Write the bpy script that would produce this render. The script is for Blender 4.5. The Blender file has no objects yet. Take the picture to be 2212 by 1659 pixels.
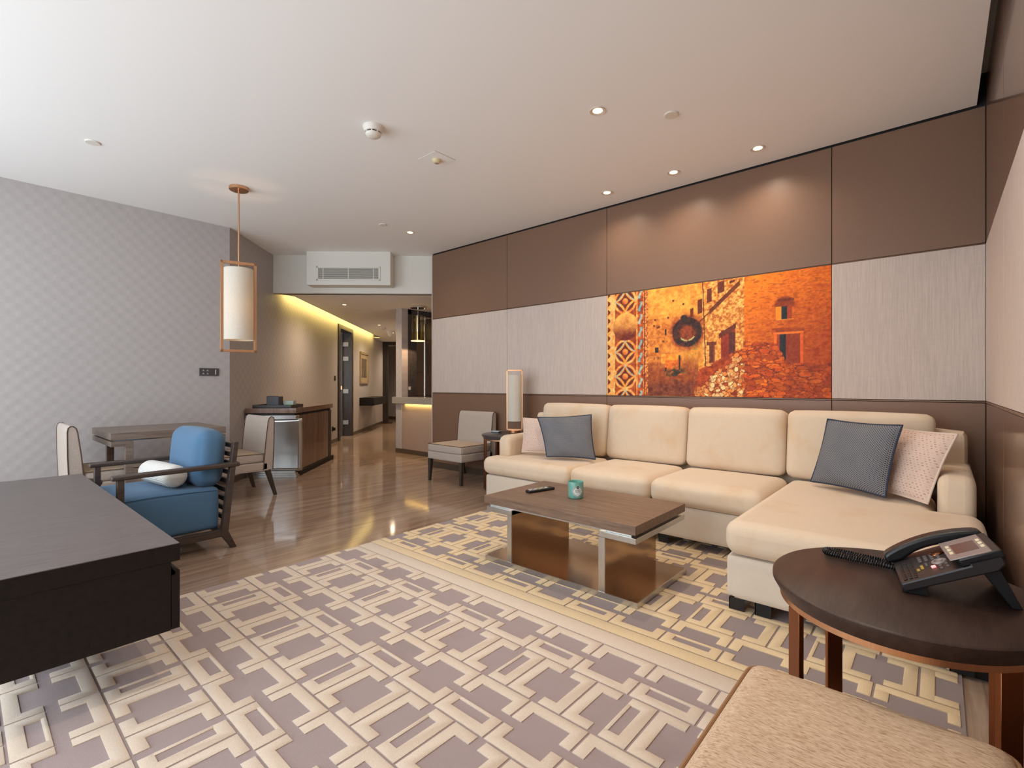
import bpy, bmesh, math, random
import numpy as np
from mathutils import Vector, Matrix

random.seed(7)
SC = bpy.context.scene
COL = SC.collection
PI = math.pi

# ------------------------------------------------------------------ helpers
class MB:
    """collects shapes into one mesh"""
    def __init__(self):
        self.v = []; self.f = []; self.m = []
    def add(self, vs, fs, mi=0):
        b = len(self.v)
        self.v += [tuple(p) for p in vs]
        self.f += [tuple(b + i for i in f) for f in fs]
        self.m += [mi] * len(fs)
        return self
    def box(self, x0, y0, z0, x1, y1, z1, mi=0):
        if x0 > x1: x0, x1 = x1, x0
        if y0 > y1: y0, y1 = y1, y0
        if z0 > z1: z0, z1 = z1, z0
        vs = [(x0,y0,z0),(x1,y0,z0),(x1,y1,z0),(x0,y1,z0),(x0,y0,z1),(x1,y0,z1),(x1,y1,z1),(x0,y1,z1)]
        return self.add(vs, [(0,3,2,1),(4,5,6,7),(0,1,5,4),(1,2,6,5),(2,3,7,6),(3,0,4,7)], mi)
    def hexa(self, bot, top, mi=0):
        """bot/top: four points each, counter-clockwise from above"""
        return self.add(list(bot) + list(top), [(0,3,2,1),(4,5,6,7),(0,1,5,4),(1,2,6,5),(2,3,7,6),(3,0,4,7)], mi)
    def prism(self, poly, a, b, axis='z', mi=0):
        """poly ccw; axis z: (x,y) ; axis x: (y,z) ; axis y: (x,z)"""
        n = len(poly)
        def P(p, t):
            if axis == 'z': return (p[0], p[1], t)
            if axis == 'x': return (t, p[0], p[1])
            return (p[0], t, p[1])
        vs = [P(p, a) for p in poly] + [P(p, b) for p in poly]
        fs = [tuple(range(n - 1, -1, -1)), tuple(range(n, 2 * n))]
        fs += [(i, (i + 1) % n, n + (i + 1) % n, n + i) for i in range(n)]
        return self.add(vs, fs, mi)
    def cyl(self, p0, p1, r, r2=None, n=20, mi=0, cap=True):
        p0 = Vector(p0); p1 = Vector(p1); r2 = r if r2 is None else r2
        d = (p1 - p0).normalized()
        u = d.orthogonal().normalized(); w = d.cross(u)
        vs = []
        for p, q in ((p0, r), (p1, r2)):
            for i in range(n):
                a = 2 * PI * i / n
                vs.append(p + (u * math.cos(a) + w * math.sin(a)) * q)
        fs = [(i, (i + 1) % n, n + (i + 1) % n, n + i) for i in range(n)]
        if cap: fs += [tuple(range(n - 1, -1, -1)), tuple(range(n, 2 * n))]
        return self.add(vs, fs, mi)
    def lathe(self, prof, cx=0, cy=0, n=40, mi=0, close=False):
        vs = []; fs = []
        m = len(prof)
        for r, z in prof:
            for i in range(n):
                a = 2 * PI * i / n
                vs.append((cx + r * math.cos(a), cy + r * math.sin(a), z))
        for k in range(m - 1 if not close else m):
            k2 = (k + 1) % m
            for i in range(n):
                j = (i + 1) % n
                fs.append((k * n + i, k * n + j, k2 * n + j, k2 * n + i))
        return self.add(vs, fs, mi)
    def disc(self, cx, cy, z, r, n=32, mi=0, up=True):
        vs = [(cx + r * math.cos(2 * PI * i / n), cy + r * math.sin(2 * PI * i / n), z) for i in range(n)]
        f = tuple(range(n)) if up else tuple(range(n - 1, -1, -1))
        return self.add(vs, [f], mi)
    def tube(self, pts, r, n=8, closed=False, mi=0):
        pts = [Vector(p) for p in pts]
        m = len(pts)
        vs = []; fs = []
        prev = None
        for k in range(m):
            if closed: d = pts[(k + 1) % m] - pts[k - 1]
            else: d = pts[min(k + 1, m - 1)] - pts[max(k - 1, 0)]
            if d.length < 1e-9: d = Vector((0, 0, 1))
            d.normalize()
            u = d.orthogonal().normalized() if prev is None else (prev - d * prev.dot(d))
            if u.length < 1e-6: u = d.orthogonal()
            u.normalize(); prev = u
            w = d.cross(u)
            for i in range(n):
                a = 2 * PI * i / n
                vs.append(pts[k] + (u * math.cos(a) + w * math.sin(a)) * r)
        for k in range(m if closed else m - 1):
            k2 = (k + 1) % m
            for i in range(n):
                j = (i + 1) % n
                fs.append((k * n + i, k * n + j, k2 * n + j, k2 * n + i))
        if not closed:
            fs += [tuple(range(n - 1, -1, -1)), tuple(range((m - 1) * n, m * n))]
        return self.add(vs, fs, mi)
    def soft(self, x0, y0, z0, x1, y1, z1, r=.04, puff=(0, 0, 0), n=12, mi=0, rz=None):
        """rounded, slightly puffed cushion block"""
        lo = Vector((x0, y0, z0)); hi = Vector((x1, y1, z1)); c = (lo + hi) / 2; h = (hi - lo) / 2
        idx = {}; vs = []; fs = []
        def vert(i, j, k):
            key = (i, j, k)
            if key in idx: return idx[key]
            t = Vector((-1 + 2 * i / n, -1 + 2 * j / n, -1 + 2 * k / n))
            t = Vector([math.copysign(abs(q) ** .72, q) for q in t])
            p = Vector((t.x * h.x, t.y * h.y, t.z * h.z))
            q = Vector([max(-(h[a] - r), min(h[a] - r, p[a])) for a in range(3)])
            d = p - q
            if d.length > 1e-9: p = q + d.normalized() * r
            b = [1 - min(1, abs(t[a])) ** 2.2 for a in range(3)]
            if k in (0, n): p.z += math.copysign(puff[2] * b[0] * b[1], t.z)
            if j in (0, n): p.y += math.copysign(puff[1] * b[0] * b[2], t.y)
            if i in (0, n): p.x += math.copysign(puff[0] * b[1] * b[2], t.x)
            idx[key] = len(vs); vs.append(c + p)
            return idx[key]
        R = range(n)
        for a in R:
            for b in R:
                fs.append((vert(a,b,0), vert(a,b+1,0), vert(a+1,b+1,0), vert(a+1,b,0)))
                fs.append((vert(a,b,n), vert(a+1,b,n), vert(a+1,b+1,n), vert(a,b+1,n)))
                fs.append((vert(a,0,b), vert(a+1,0,b), vert(a+1,0,b+1), vert(a,0,b+1)))
                fs.append((vert(a,n,b), vert(a,n,b+1), vert(a+1,n,b+1), vert(a+1,n,b)))
                fs.append((vert(0,a,b), vert(0,a,b+1), vert(0,a+1,b+1), vert(0,a+1,b)))
                fs.append((vert(n,a,b), vert(n,a+1,b), vert(n,a+1,b+1), vert(n,a,b+1)))
        return self.add(vs, fs, mi)
    def xf(self, M):
        self.v = [tuple(M @ Vector(p)) for p in self.v]
        return self

def obj(name, mb, mats, parent=None, local=False, bevel=0, seg=2, smooth=35, kind=None, label=None, uv=None):
    me = bpy.data.meshes.new(name)
    me.from_pydata(mb.v, [], mb.f)
    if not isinstance(mats, (list, tuple)): mats = [mats]
    for m in mats: me.materials.append(m)
    if len(mats) > 1: me.polygons.foreach_set('material_index', mb.m)
    if parent is not None and not local:
        me.transform(parent.matrix_basis.inverted())
    bm = bmesh.new(); bm.from_mesh(me)
    bmesh.ops.recalc_face_normals(bm, faces=bm.faces)
    bm.to_mesh(me); bm.free()
    me.update()
    o = bpy.data.objects.new(name, me); COL.objects.link(o)
    if parent is not None: o.parent = parent
    if bevel:
        b = o.modifiers.new('bevel', 'BEVEL'); b.width = bevel; b.segments = seg
        b.limit_method = 'ANGLE'; b.angle_limit = math.radians(40)
    if smooth:
        me.polygons.foreach_set('use_smooth', [True] * len(me.polygons))
        try: me.set_sharp_from_angle(angle=math.radians(smooth))
        except Exception: pass
    if kind: o['kind'] = kind
    if label: o['label'] = label
    return o

def tag(o, label, cat, group=None):
    o['label'] = label; o['category'] = cat
    if group: o['group'] = group
    return o

def thing(name, label, cat, loc=(0, 0, 0), rz=0, group=None):
    o = bpy.data.objects.new(name, None); COL.objects.link(o)
    o.location = loc; o.rotation_euler = (0, 0, rz)
    o.matrix_basis = Matrix.Translation(loc) @ Matrix.Rotation(rz, 4, 'Z')
    o.empty_display_size = .1
    return tag(o, label, cat, group)

def dup(root, loc, rz, label):
    r = root.copy(); COL.objects.link(r); r.location = loc; r.rotation_euler = (0, 0, rz)
    r['label'] = label
    for ch in list(root.children):
        c = ch.copy(); COL.objects.link(c); c.parent = r
        for g in list(ch.children):
            d = g.copy(); COL.objects.link(d); d.parent = c
    return r

def struct(name, mb, mats, parent=None, **k):
    return obj(name, mb, mats, parent, kind=('structure' if parent is None else None), **k)

# ------------------------------------------------------------------ materials
def s2l(c):
    return tuple(((x / 255) / 12.92 if x / 255 <= .04045 else ((x / 255 + .055) / 1.055) ** 2.4) for x in c)

class NT:
    def __init__(self, name):
        self.mat = bpy.data.materials.new(name); self.mat.use_nodes = True
        self.t = self.mat.node_tree; self.n = self.t.nodes; self.l = self.t.links
        self.b = self.n['Principled BSDF']
    def new(self, typ, **k):
        x = self.n.new(typ)
        for a, b in k.items(): setattr(x, a, b)
        return x
    def link(self, a, b): self.l.new(a, b)
    def coord(self, kind='Object', scale=(1, 1, 1), rot=(0, 0, 0), loc=(0, 0, 0)):
        tc = self.new('ShaderNodeTexCoord'); mp = self.new('ShaderNodeMapping')
        mp.inputs['Scale'].default_value = scale; mp.inputs['Rotation'].default_value = rot; mp.inputs['Location'].default_value = loc
        self.link(tc.outputs[kind], mp.inputs['Vector'])
        return mp.outputs['Vector']
    def noise(self, vec, scale=5, detail=3, rough=.5):
        x = self.new('ShaderNodeTexNoise'); x.inputs['Scale'].default_value = scale
        x.inputs['Detail'].default_value = detail; x.inputs['Roughness'].default_value = rough
        self.link(vec, x.inputs['Vector'])
        return x.outputs['Fac']
    def math(self, op, a, b=None, c=None, clamp=False):
        x = self.new('ShaderNodeMath', operation=op); x.use_clamp = clamp
        for i, q in enumerate((a, b, c)):
            if q is None: continue
            if isinstance(q, (int, float)): x.inputs[i].default_value = q
            else: self.link(q, x.inputs[i])
        return x.outputs[0]
    def ramp(self, fac, stops):
        x = self.new('ShaderNodeValToRGB')
        e = x.color_ramp.elements
        while len(e) < len(stops): e.new(.5)
        for el, (p, c) in zip(e, stops):
            el.position = p; el.color = (*c[:3], 1)
        self.link(fac, x.inputs['Fac'])
        return x.outputs['Color']
    def mix(self, fac, a, b, mode='MIX'):
        x = self.new('ShaderNodeMix', data_type='RGBA', blend_type=mode)
        for s, q in ((x.inputs['Factor'], fac), (x.inputs['A'], a), (x.inputs['B'], b)):
            if isinstance(q, (int, float)): s.default_value = q
            elif isinstance(q, tuple): s.default_value = (*q[:3], 1)
            else: self.link(q, s)
        return x.outputs['Result']
    def bump(self, h, strength=.2, dist=.002):
        x = self.new('ShaderNodeBump'); x.inputs['Strength'].default_value = strength; x.inputs['Distance'].default_value = dist
        self.link(h, x.inputs['Height']); self.link(x.outputs['Normal'], self.b.inputs['Normal'])
    def sepxyz(self, vec):
        x = self.new('ShaderNodeSeparateXYZ'); self.link(vec, x.inputs[0]); return x.outputs
    def set(self, **k):
        for a, v in k.items():
            s = self.b.inputs[a.replace('_', ' ')]
            if isinstance(v, (int, float)): s.default_value = v
            elif isinstance(v, tuple): s.default_value = (*v[:3], 1)
            else: self.link(v, s)
        return self.mat

def plain(name, rgb, rough=.5, metal=0, spec=.5, **k):
    t = NT(name)
    return t.set(Base_Color=s2l(rgb), Roughness=rough, Metallic=metal, **{'Specular_IOR_Level': spec}, **k)

def emit(name, rgb, strength):
    t = NT(name)
    return t.set(Base_Color=(.8, .8, .8), Emission_Color=s2l(rgb), Emission_Strength=strength)

def fabric(name, rgb, var=.12, scale=(250, 250, 250), stretch=1, bump=.25, soil=.0, kind='Object', rough=.9, sheen=.2):
    t = NT(name)
    v = t.coord(kind, (1, 1, stretch))
    a = t.noise(v, scale[0], 2, .6)
    b = t.noise(v, scale[0] / 12, 3, .5)
    c = s2l(rgb)
    col = t.ramp(a, [(.3, tuple(x * (1 - var) for x in c)), (.7, tuple(min(1, x * (1 + var)) for x in c))])
    col = t.mix(t.math('MULTIPLY', b, .35), col, tuple(x * .82 for x in c))
    if soil:
        sn = t.noise(t.coord(kind), 3.2, 3, .6)
        col = t.mix(t.math('MULTIPLY', t.math('SUBTRACT', sn, .5, clamp=True), soil * 5, clamp=True), col, tuple(x * y for x, y in zip(c, (.86, .68, .46))))
    t.bump(a, bump, .001)
    return t.set(Base_Color=col, Roughness=rough, Sheen_Weight=sheen, Specular_IOR_Level=.2)

def wood(name, dark, light, axis='x', scale=14, rough=.45, bump=.15, stretch=14, spec=.4):
    t = NT(name)
    sc = {'x': (1, stretch, stretch), 'y': (stretch, 1, stretch), 'z': (stretch, stretch, 1)}[axis]
    v = t.coord('Object', sc)
    a = t.noise(v, scale / 4, 4, .65)
    b = t.noise(v, scale * 2.2, 2, .6)
    f = t.math('ADD', t.math('MULTIPLY', a, .65), t.math('MULTIPLY', b, .35))
    col = t.ramp(f, [(.35, s2l(dark)), (.65, s2l(light))])
    t.bump(b, bump, .001)
    return t.set(Base_Color=col, Roughness=rough, Specular_IOR_Level=spec)

def brushed(name, rgb, rough=.25, axis='z'):
    t = NT(name)
    sc = {'x': (1, 60, 60), 'y': (60, 1, 60), 'z': (60, 60, 1)}[axis]
    a = t.noise(t.coord('Object', sc), 8, 2, .6)
    c = s2l(rgb)
    col = t.ramp(a, [(.3, tuple(x * .88 for x in c)), (.7, c)])
    r = t.math('MULTIPLY_ADD', a, .12, rough - .06)
    return t.set(Base_Color=col, Metallic=1, Roughness=r)

def wallpaper(name, rgb):
    t = NT(name)
    v = t.coord('Object')
    x, y, z = t.sepxyz(v)
    q = .058
    cx = t.math('FLOOR', t.math('DIVIDE', x, q)); cz = t.math('FLOOR', t.math('DIVIDE', z, q))
    chk = t.math('MODULO', t.math('ABSOLUTE', t.math('ADD', cx, cz)), 2)
    wv = t.new('ShaderNodeTexNoise'); wv.inputs['Scale'].default_value = 1
    cmb = t.new('ShaderNodeCombineXYZ')
    # weave runs along the wall in one set of squares and up the wall in the other
    fx = t.math('ADD', t.math('MULTIPLY', chk, 480), 40); fz = t.math('SUBTRACT', 520, t.math('MULTIPLY', chk, 480))
    t.link(t.math('MULTIPLY', x, fx), cmb.inputs[0]); t.link(t.math('MULTIPLY', z, fz), cmb.inputs[2])
    t.link(cmb.outputs[0], wv.inputs['Vector'])
    c = s2l(rgb)
    col = t.mix(chk, tuple(a * .97 for a in c), tuple(min(1, a * 1.02) for a in c))
    rv = t.noise(t.new('ShaderNodeTexCoord').outputs['Object'], 17.3, 0, .5)
    col = t.mix(t.math('MULTIPLY', wv.outputs['Fac'], .12), col, tuple(a * .72 for a in c))
    col = t.mix(t.math('MULTIPLY', rv, .18), col, tuple(a * .85 for a in c))
    ux = t.math('FRACT', t.math('DIVIDE', x, q)); uz = t.math('FRACT', t.math('DIVIDE', z, q))
    prof = t.math('MULTIPLY', t.math('SINE', t.math('MULTIPLY', ux, PI)), t.math('SINE', t.math('MULTIPLY', uz, PI)))
    h = t.math('ADD', t.math('MULTIPLY', prof, t.math('MULTIPLY_ADD', chk, 1.6, -.8)), t.math('MULTIPLY', wv.outputs['Fac'], .12))
    t.bump(h, .35, .003)
    return t.set(Base_Color=col, Roughness=.62, Specular_IOR_Level=.35)

def linen(name, rgb):
    t = NT(name)
    v = t.coord('Object', (1, 1, .03))
    a = t.noise(v, 190, 2, .7)
    b = t.noise(t.coord('Object', (.05, .05, 1)), 260, 2, .6)
    c = s2l(rgb)
    f = t.math('ADD', t.math('MULTIPLY', a, .75), t.math('MULTIPLY', b, .25))
    col = t.ramp(f, [(.34, tuple(x * .86 for x in c)), (.62, tuple(min(1, x * 1.05) for x in c))])
    t.bump(a, .2, .001)
    return t.set(Base_Color=col, Roughness=.75, Specular_IOR_Level=.3)

def lacquer(name, rgb, rough=.28, spec=.5, coat=0):
    t = NT(name)
    a = t.noise(t.coord('Object', (1, 1, .25)), 320, 2, .6)
    c = s2l(rgb)
    col = t.ramp(a, [(.3, tuple(x * .95 for x in c)), (.7, tuple(x * 1.04 for x in c))])
    return t.set(Base_Color=col, Roughness=rough, Specular_IOR_Level=spec, Coat_Weight=coat, Coat_Roughness=.06)

M = {}
M['ceiling'] = plain('ceiling_paint', (244, 243, 240), .85)
M['white'] = plain('white_paint', (225, 223, 214), .6)
M['offwhite'] = plain('white_plastic', (226, 221, 210), .4)
M['wallpaper'] = wallpaper('checkered_wallpaper', (184, 178, 176))
M['linen'] = linen('linen_panel', (205, 190, 180))
M['brown'] = lacquer('brown_lacquer', (128, 99, 80), .38, .4)
M['brown_gloss'] = lacquer('brown_gloss_lacquer', (118, 90, 74), .2, .5, .35)
M['dark'] = plain('shadow_gap', (30, 25, 23), .7)
M['skirting'] = plain('skirting_metal', (104, 92, 80), .35, .5)
M['ebony'] = wood('ebony_veneer', (20, 14, 11), (32, 23, 19), 'x', 12, .5, .08, 16, .25)
M['console_top'] = wood('console_top_sheen', (84, 76, 74), (118, 109, 107), 'y', 46, .42, .3, 20, .5)  # grey window sheen painted into the colour of the dark ebony top
M['brownoak'] = wood('stained_oak', (98, 77, 62), (138, 112, 92), 'x', 12, .4, .2, 14)
M['phonewood'] = wood('dark_oak', (42, 28, 23), (66, 47, 39), 'y', 12, .42, .22, 12)
M['deskwood'] = wood('grey_oak', (104, 90, 80), (142, 127, 115), 'y', 12, .4, .15, 14)
M['cabinetwood'] = wood('cabinet_veneer', (108, 84, 72), (142, 118, 104), 'z', 5, .12, .03, 12, .6)
M['chairwood'] = wood('chair_wood', (52, 44, 38), (74, 64, 56), 'z', 10, .4, .1)
M['armwood'] = wood('armchair_wood', (56, 46, 41), (80, 68, 62), 'y', 10, .38, .1)
M['steel'] = brushed('brushed_steel', (205, 203, 198), .3)
M['steel_h'] = brushed('brushed_steel_side', (200, 198, 194), .26, 'x')
M['bronze_mirror'] = brushed('bronze_mirror', (182, 154, 128), .16, 'y')
M['bronze'] = brushed('bronze_metal', (150, 96, 62), .3)
M['copper'] = brushed('copper_metal', (222, 172, 132), .32)
M['hinge'] = plain('hinge_metal', (150, 146, 140), .5, .3)
M['chrome'] = plain('chrome', (225, 225, 225), .08, 1)
M['sofa'] = fabric('cream_sofa_fabric', (222, 202, 177), .06, (330, 0, 0), 1, .2, .5)
M['sofa_base'] = fabric('cream_sofa_base_fabric', (220, 206, 188), .06, (330, 0, 0), 1, .2)
M['chair'] = fabric('flecked_chair_fabric', (186, 172, 160), .24, (420, 0, 0), .6, .3)
M['chair_seat'] = fabric('worn_tan_seat_fabric', (184, 157, 126), .2, (420, 0, 0), .6, .3)
M['piping'] = plain('brown_piping', (88, 64, 50), .8)
M['navy'] = fabric('blue_cotton', (78, 112, 142), .08, (420, 0, 0), 1, .2, 0, 'Object', .85, .15)
M['cordblack'] = plain('black_plastic', (22, 22, 24), .38)
M['phonebody'] = plain('phone_grey_plastic', (44, 38, 38), .42)
M['phonesilver'] = plain('phone_silver_plastic', (150, 138, 136), .4, .3)
M['screen'] = plain('phone_display', (92, 76, 72), .2)
M['key'] = plain('phone_key', (92, 84, 84), .5)
M['keycream'] = plain('phone_soft_key', (226, 214, 180), .45)
M['keyyellow'] = plain('phone_yellow_key', (170, 140, 60), .5)
M['red'] = emit('red_lamp', (255, 30, 24), 1.6)
M['downlight'] = emit('downlight_lamp', (255, 214, 160), 9)
M['bulb'] = emit('pendant_bulb', (255, 190, 120), 12)
M['trimwhite'] = plain('downlight_trim', (214, 200, 184), .45)
M['doordark'] = wood('dark_door_veneer', (60, 56, 56), (86, 82, 82), 'x', 10, .45, .1)
M['doorframe'] = wood('dark_frame_veneer', (44, 36, 32), (66, 56, 50), 'z', 10, .4, .1)
M['granite_base'] = None
M['switchdark'] = plain('dark_switch_plate', (74, 70, 72), .4)
M['switchmark'] = plain('pale_marking', (190, 186, 184), .5)
M['leatherette'] = plain('grey_leatherette', (62, 62, 66), .5)
M['tray'] = plain('tray_leatherette', (40, 36, 37), .45)
M['candleglass'] = None
M['panelbeige'] = lacquer('bar_panel_laminate', (172, 150, 136), .4)
M['darkcab'] = lacquer('kitchen_cabinet', (74, 58, 52), .25)

def granite():
    t = NT('speckled_granite')
    v = t.coord('Object')
    a = t.noise(v, 120, 2, .7); b = t.noise(v, 260, 1, .5)
    c1 = t.ramp(a, [(.38, s2l((70, 64, 58))), (.48, s2l((170, 164, 152))), (.7, s2l((206, 200, 188)))])
    return t.set(Base_Color=t.mix(t.math('MULTIPLY', b, .3), c1, s2l((120, 112, 100))), Roughness=.15)
M['granite'] = granite()

def floor_mat():
    t = NT('veined_marble_floor')
    v = t.coord('Object', (1, .045, 1))
    wob = t.noise(t.coord('Object', (.6, .12, 1)), 2.2, 2, .5)
    x, y, z = t.sepxyz(v)
    cmb = t.new('ShaderNodeCombineXYZ')
    t.link(t.math('ADD', x, t.math('MULTIPLY', wob, .16)), cmb.inputs[0]); t.link(y, cmb.inputs[1])
    a = t.noise(cmb.outputs[0], 13, 5, .72)
    b = t.noise(cmb.outputs[0], 60, 3, .7)
    f = t.math('ADD', t.math('MULTIPLY', a, .62), t.math('MULTIPLY', b, .38))
    col = t.ramp(f, [(.30, s2l((106, 84, 70))), (.42, s2l((140, 116, 98))), (.53, s2l((160, 137, 118))), (.68, s2l((178, 156, 137)))])
    # fine tile joints
    ob = t.sepxyz(t.coord('Object'))
    def joint(c, size, off):
        fr = t.math('FRACT', t.math('DIVIDE', t.math('ADD', c, off), size))
        d = t.math('ABSOLUTE', t.math('SUBTRACT', fr, .5))
        return t.math('GREATER_THAN', d, .5 - .0011 / size)
    j = t.math('MAXIMUM', joint(ob[0], .9, 40.35), joint(ob[1], 1.8, 40.2))
    col = t.mix(t.math('MULTIPLY', j, .45), col, s2l((98, 80, 66)))
    return t.set(Base_Color=col, Roughness=t.math('MULTIPLY_ADD', b, .05, .055), Specular_IOR_Level=.5)
M['floor'] = floor_mat()

def pile(name, rgb, stain):
    t = NT(name)
    v = t.coord('Object')
    a = t.noise(v, 420, 2, .7); b = t.noise(v, 16, 3, .6); sc = t.noise(v, 2.6, 4, .6)
    c = s2l(rgb)
    col = t.ramp(a, [(.3, tuple(x * .82 for x in c)), (.7, tuple(min(1, x * 1.1) for x in c))])
    col = t.mix(t.math('MULTIPLY', b, .3), col, tuple(x * .85 for x in c))
    st = t.math('MULTIPLY', t.math('SUBTRACT', sc, .56, clamp=True), 3.2, clamp=True)
    col = t.mix(t.math('MULTIPLY', st, .8), col, tuple(x * y for x, y in zip(c, stain)))
    t.bump(t.math('ADD', a, t.math('MULTIPLY', b, .6)), .5, .002)
    return t.set(Base_Color=col, Roughness=.95, Sheen_Weight=.25, Specular_IOR_Level=.1)
M['pile_taupe'] = pile('taupe_pile', (164, 147, 145), (.62, .58, .56))
M['pile_cream'] = pile('cream_pile', (220, 203, 184), (.95, .88, .72))
M['pile_taupe2'] = pile('worn_taupe_pile', (148, 133, 131), (.7, .66, .62))
M['pile_cream2'] = pile('yellowed_cream_pile', (226, 202, 162), (.95, .86, .72))

def net_fabric():
    t = NT('navy_net_weave')
    tc = t.new('ShaderNodeTexCoord')
    x, y, z = t.sepxyz(tc.outputs['UV'])
    N = 34
    a = t.math('FRACT', t.math('MULTIPLY', t.math('ADD', x, y), N / 1.0)); b = t.math('FRACT', t.math('MULTIPLY', t.math('SUBTRACT', x, y), N / 1.0))
    la = t.math('LESS_THAN', a, .46); lb = t.math('LESS_THAN', b, .46)
    net = t.math('MAXIMUM', la, lb)
    col = t.mix(net, s2l((24, 28, 38)), s2l((140, 140, 142)))
    nz = t.noise(tc.outputs['UV'], 4, 2, .5)
    col = t.mix(t.math('MULTIPLY', nz, .4), col, s2l((60, 72, 92)))
    t.bump(net, .4, .002)
    return t.set(Base_Color=col, Roughness=.8, Specular_IOR_Level=.25)
M['net'] = net_fabric()

def dash_fabric():
    t = NT('dashed_beige_weave')
    tc = t.new('ShaderNodeTexCoord')
    x, y, z = t.sepxyz(tc.outputs['UV'])
    row = t.math('FLOOR', t.math('MULTIPLY', y, 30))
    xs = t.math('ADD', t.math('MULTIPLY', x, 22), t.math('MULTIPLY', row, .37))
    fx = t.math('FRACT', xs); fy = t.math('FRACT', t.math('MULTIPLY', y, 30))
    d = t.math('MULTIPLY', t.math('LESS_THAN', fx, .42), t.math('LESS_THAN', fy, .3))
    wv = t.noise(tc.outputs['UV'], 320, 2, .6)
    rn = t.noise(tc.outputs['UV'], 26, 1, .5)
    d = t.math('MULTIPLY', d, t.math('MULTIPLY', t.math('SUBTRACT', rn, .38, clamp=True), 4.5, clamp=True))
    base = t.ramp(wv, [(.3, s2l((206, 180, 164))), (.7, s2l((226, 203, 190)))])
    col = t.mix(t.math('MULTIPLY', d, .75), base, s2l((112, 84, 76)))
    t.bump(wv, .3, .001)
    return t.set(Base_Color=col, Roughness=.85, Specular_IOR_Level=.2)
M['dash'] = dash_fabric()

def shade_mat(name, glow):
    t = NT(name)
    a = t.noise(t.coord('Object', (1, 1, 8)), 90, 2, .6)
    col = t.ramp(a, [(.3, s2l((226, 220, 206))), (.7, s2l((240, 236, 226)))])
    tr = t.new('ShaderNodeBsdfTranslucent'); t.link(col, tr.inputs['Color'])
    df = t.new('ShaderNodeBsdfDiffuse'); t.link(col, df.inputs['Color'])
    mx = t.new('ShaderNodeMixShader'); mx.inputs[0].default_value = glow
    t.link(df.outputs[0], mx.inputs[1]); t.link(tr.outputs[0], mx.inputs[2])
    t.link(mx.outputs[0], t.n['Material Output'].inputs['Surface'])
    return t.mat
M['shade'] = shade_mat('linen_shade', .3)

def glass_mat(name, rgb, rough=.0, ior=1.3):
    t = NT(name)
    t.set(Base_Color=s2l(rgb), Roughness=rough, Transmission_Weight=1.0, IOR=ior)
    lp = t.new('ShaderNodeBsdfTransparent'); lp.inputs['Color'].default_value = (*s2l(rgb), 1)
    mx = t.new('ShaderNodeMixShader'); mx.inputs[0].default_value = .75
    t.link(t.b.outputs[0], mx.inputs[1]); t.link(lp.outputs[0], mx.inputs[2])
    t.link(mx.outputs[0], t.n['Material Output'].inputs['Surface'])
    return t.mat
M['glass'] = glass_mat('amber_tinted_glass', (250, 246, 228))
M['teal_glass'] = (lambda t: t.set(Base_Color=s2l((124, 186, 172)), Roughness=.3, Transmission_Weight=.25, Subsurface_Weight=.0))(NT('frosted_teal_glass'))
M['wax'] = plain('candle_wax', (150, 196, 184), .6)
M['labelwhite'] = plain('paper_label', (206, 214, 206), .6)
M['labelink'] = plain('label_ink', (40, 46, 46), .6)

# ------------------------------------------------------------------ the room
YW = 4.218; XR = .22; XL = -5.935; ZC = 2.85; ZL = 2.34; YN = -1.4
B45 = Vector((-5.925, 2.0, 0)); S45 = Vector((-.70711, .70711, 0)); N45 = Vector((.70711, .70711, 0))
R45 = math.radians(135)
def w45(s, off, z=0): return B45 + S45 * s + N45 * off + Vector((0, 0, z))

struct('floor', MB().box(-16, YN - .2, -.12, 1.2, 12, 0), M['floor'], smooth=0)

# main ceiling, open by a slot along the right wall
c = MB()
c.prism([(XL - .1, YN), (XR - .042, YN), (XR - .042, YW - .008), (-5.11, YW - .008), (-5.186, 4.271), (-6.80, 2.78), (XL - .1, 2.0)], ZC, ZC + .08)
c.box(XL - .2, YN - .2, ZC + .2, 1.0, 4.5, ZC + .26)
struct('ceiling', c, M['ceiling'], smooth=0)

# far wall (behind the sofa): dark backing with panels in three tiers
t = MB()
t.box(-5.112, YW + .018, 0, XR + .3, YW + .2, ZC + .2)
wf = struct('wall_far', t, M['dark'], smooth=0)
seams = [-5.112, -3.77, -2.455, -.589, XR]
def wall_panel(name, mat, x0, x1, z0, z1, g=.0022):
    return obj(name, MB().box(x0 + g, YW, z0 + g, x1 - g, YW + .02, z1 - g), mat, wf, bevel=.0012, seg=1)
for a, b in zip(seams[:-1], seams[1:]):
    wall_panel('upper_panel', M['brown'], a, b, 1.984, ZC - .012)
    wall_panel('lower_panel', M['brown'], a, b, .075, .988)
    wall_panel('ledge_strip', M['brown'], a, b, .988, .999, .0012)
    if not (abs(a + 2.455) < .01):
        wall_panel('fabric_panel', M['linen'], a, b, 1.0, 1.978, .0015)
    wall_panel('upper_strip', M['brown'], a, b, 1.978, 1.984, .0008)
obj('end_panel', MB().box(-5.128, YW, 0, -5.112, YW + .2, ZC), M['linen'], wf)
struct('baseboard_far', MB().box(-5.112, YW - .006, 0, XR, YW + .018, .074), M['skirting'], bevel=.002)

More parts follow.
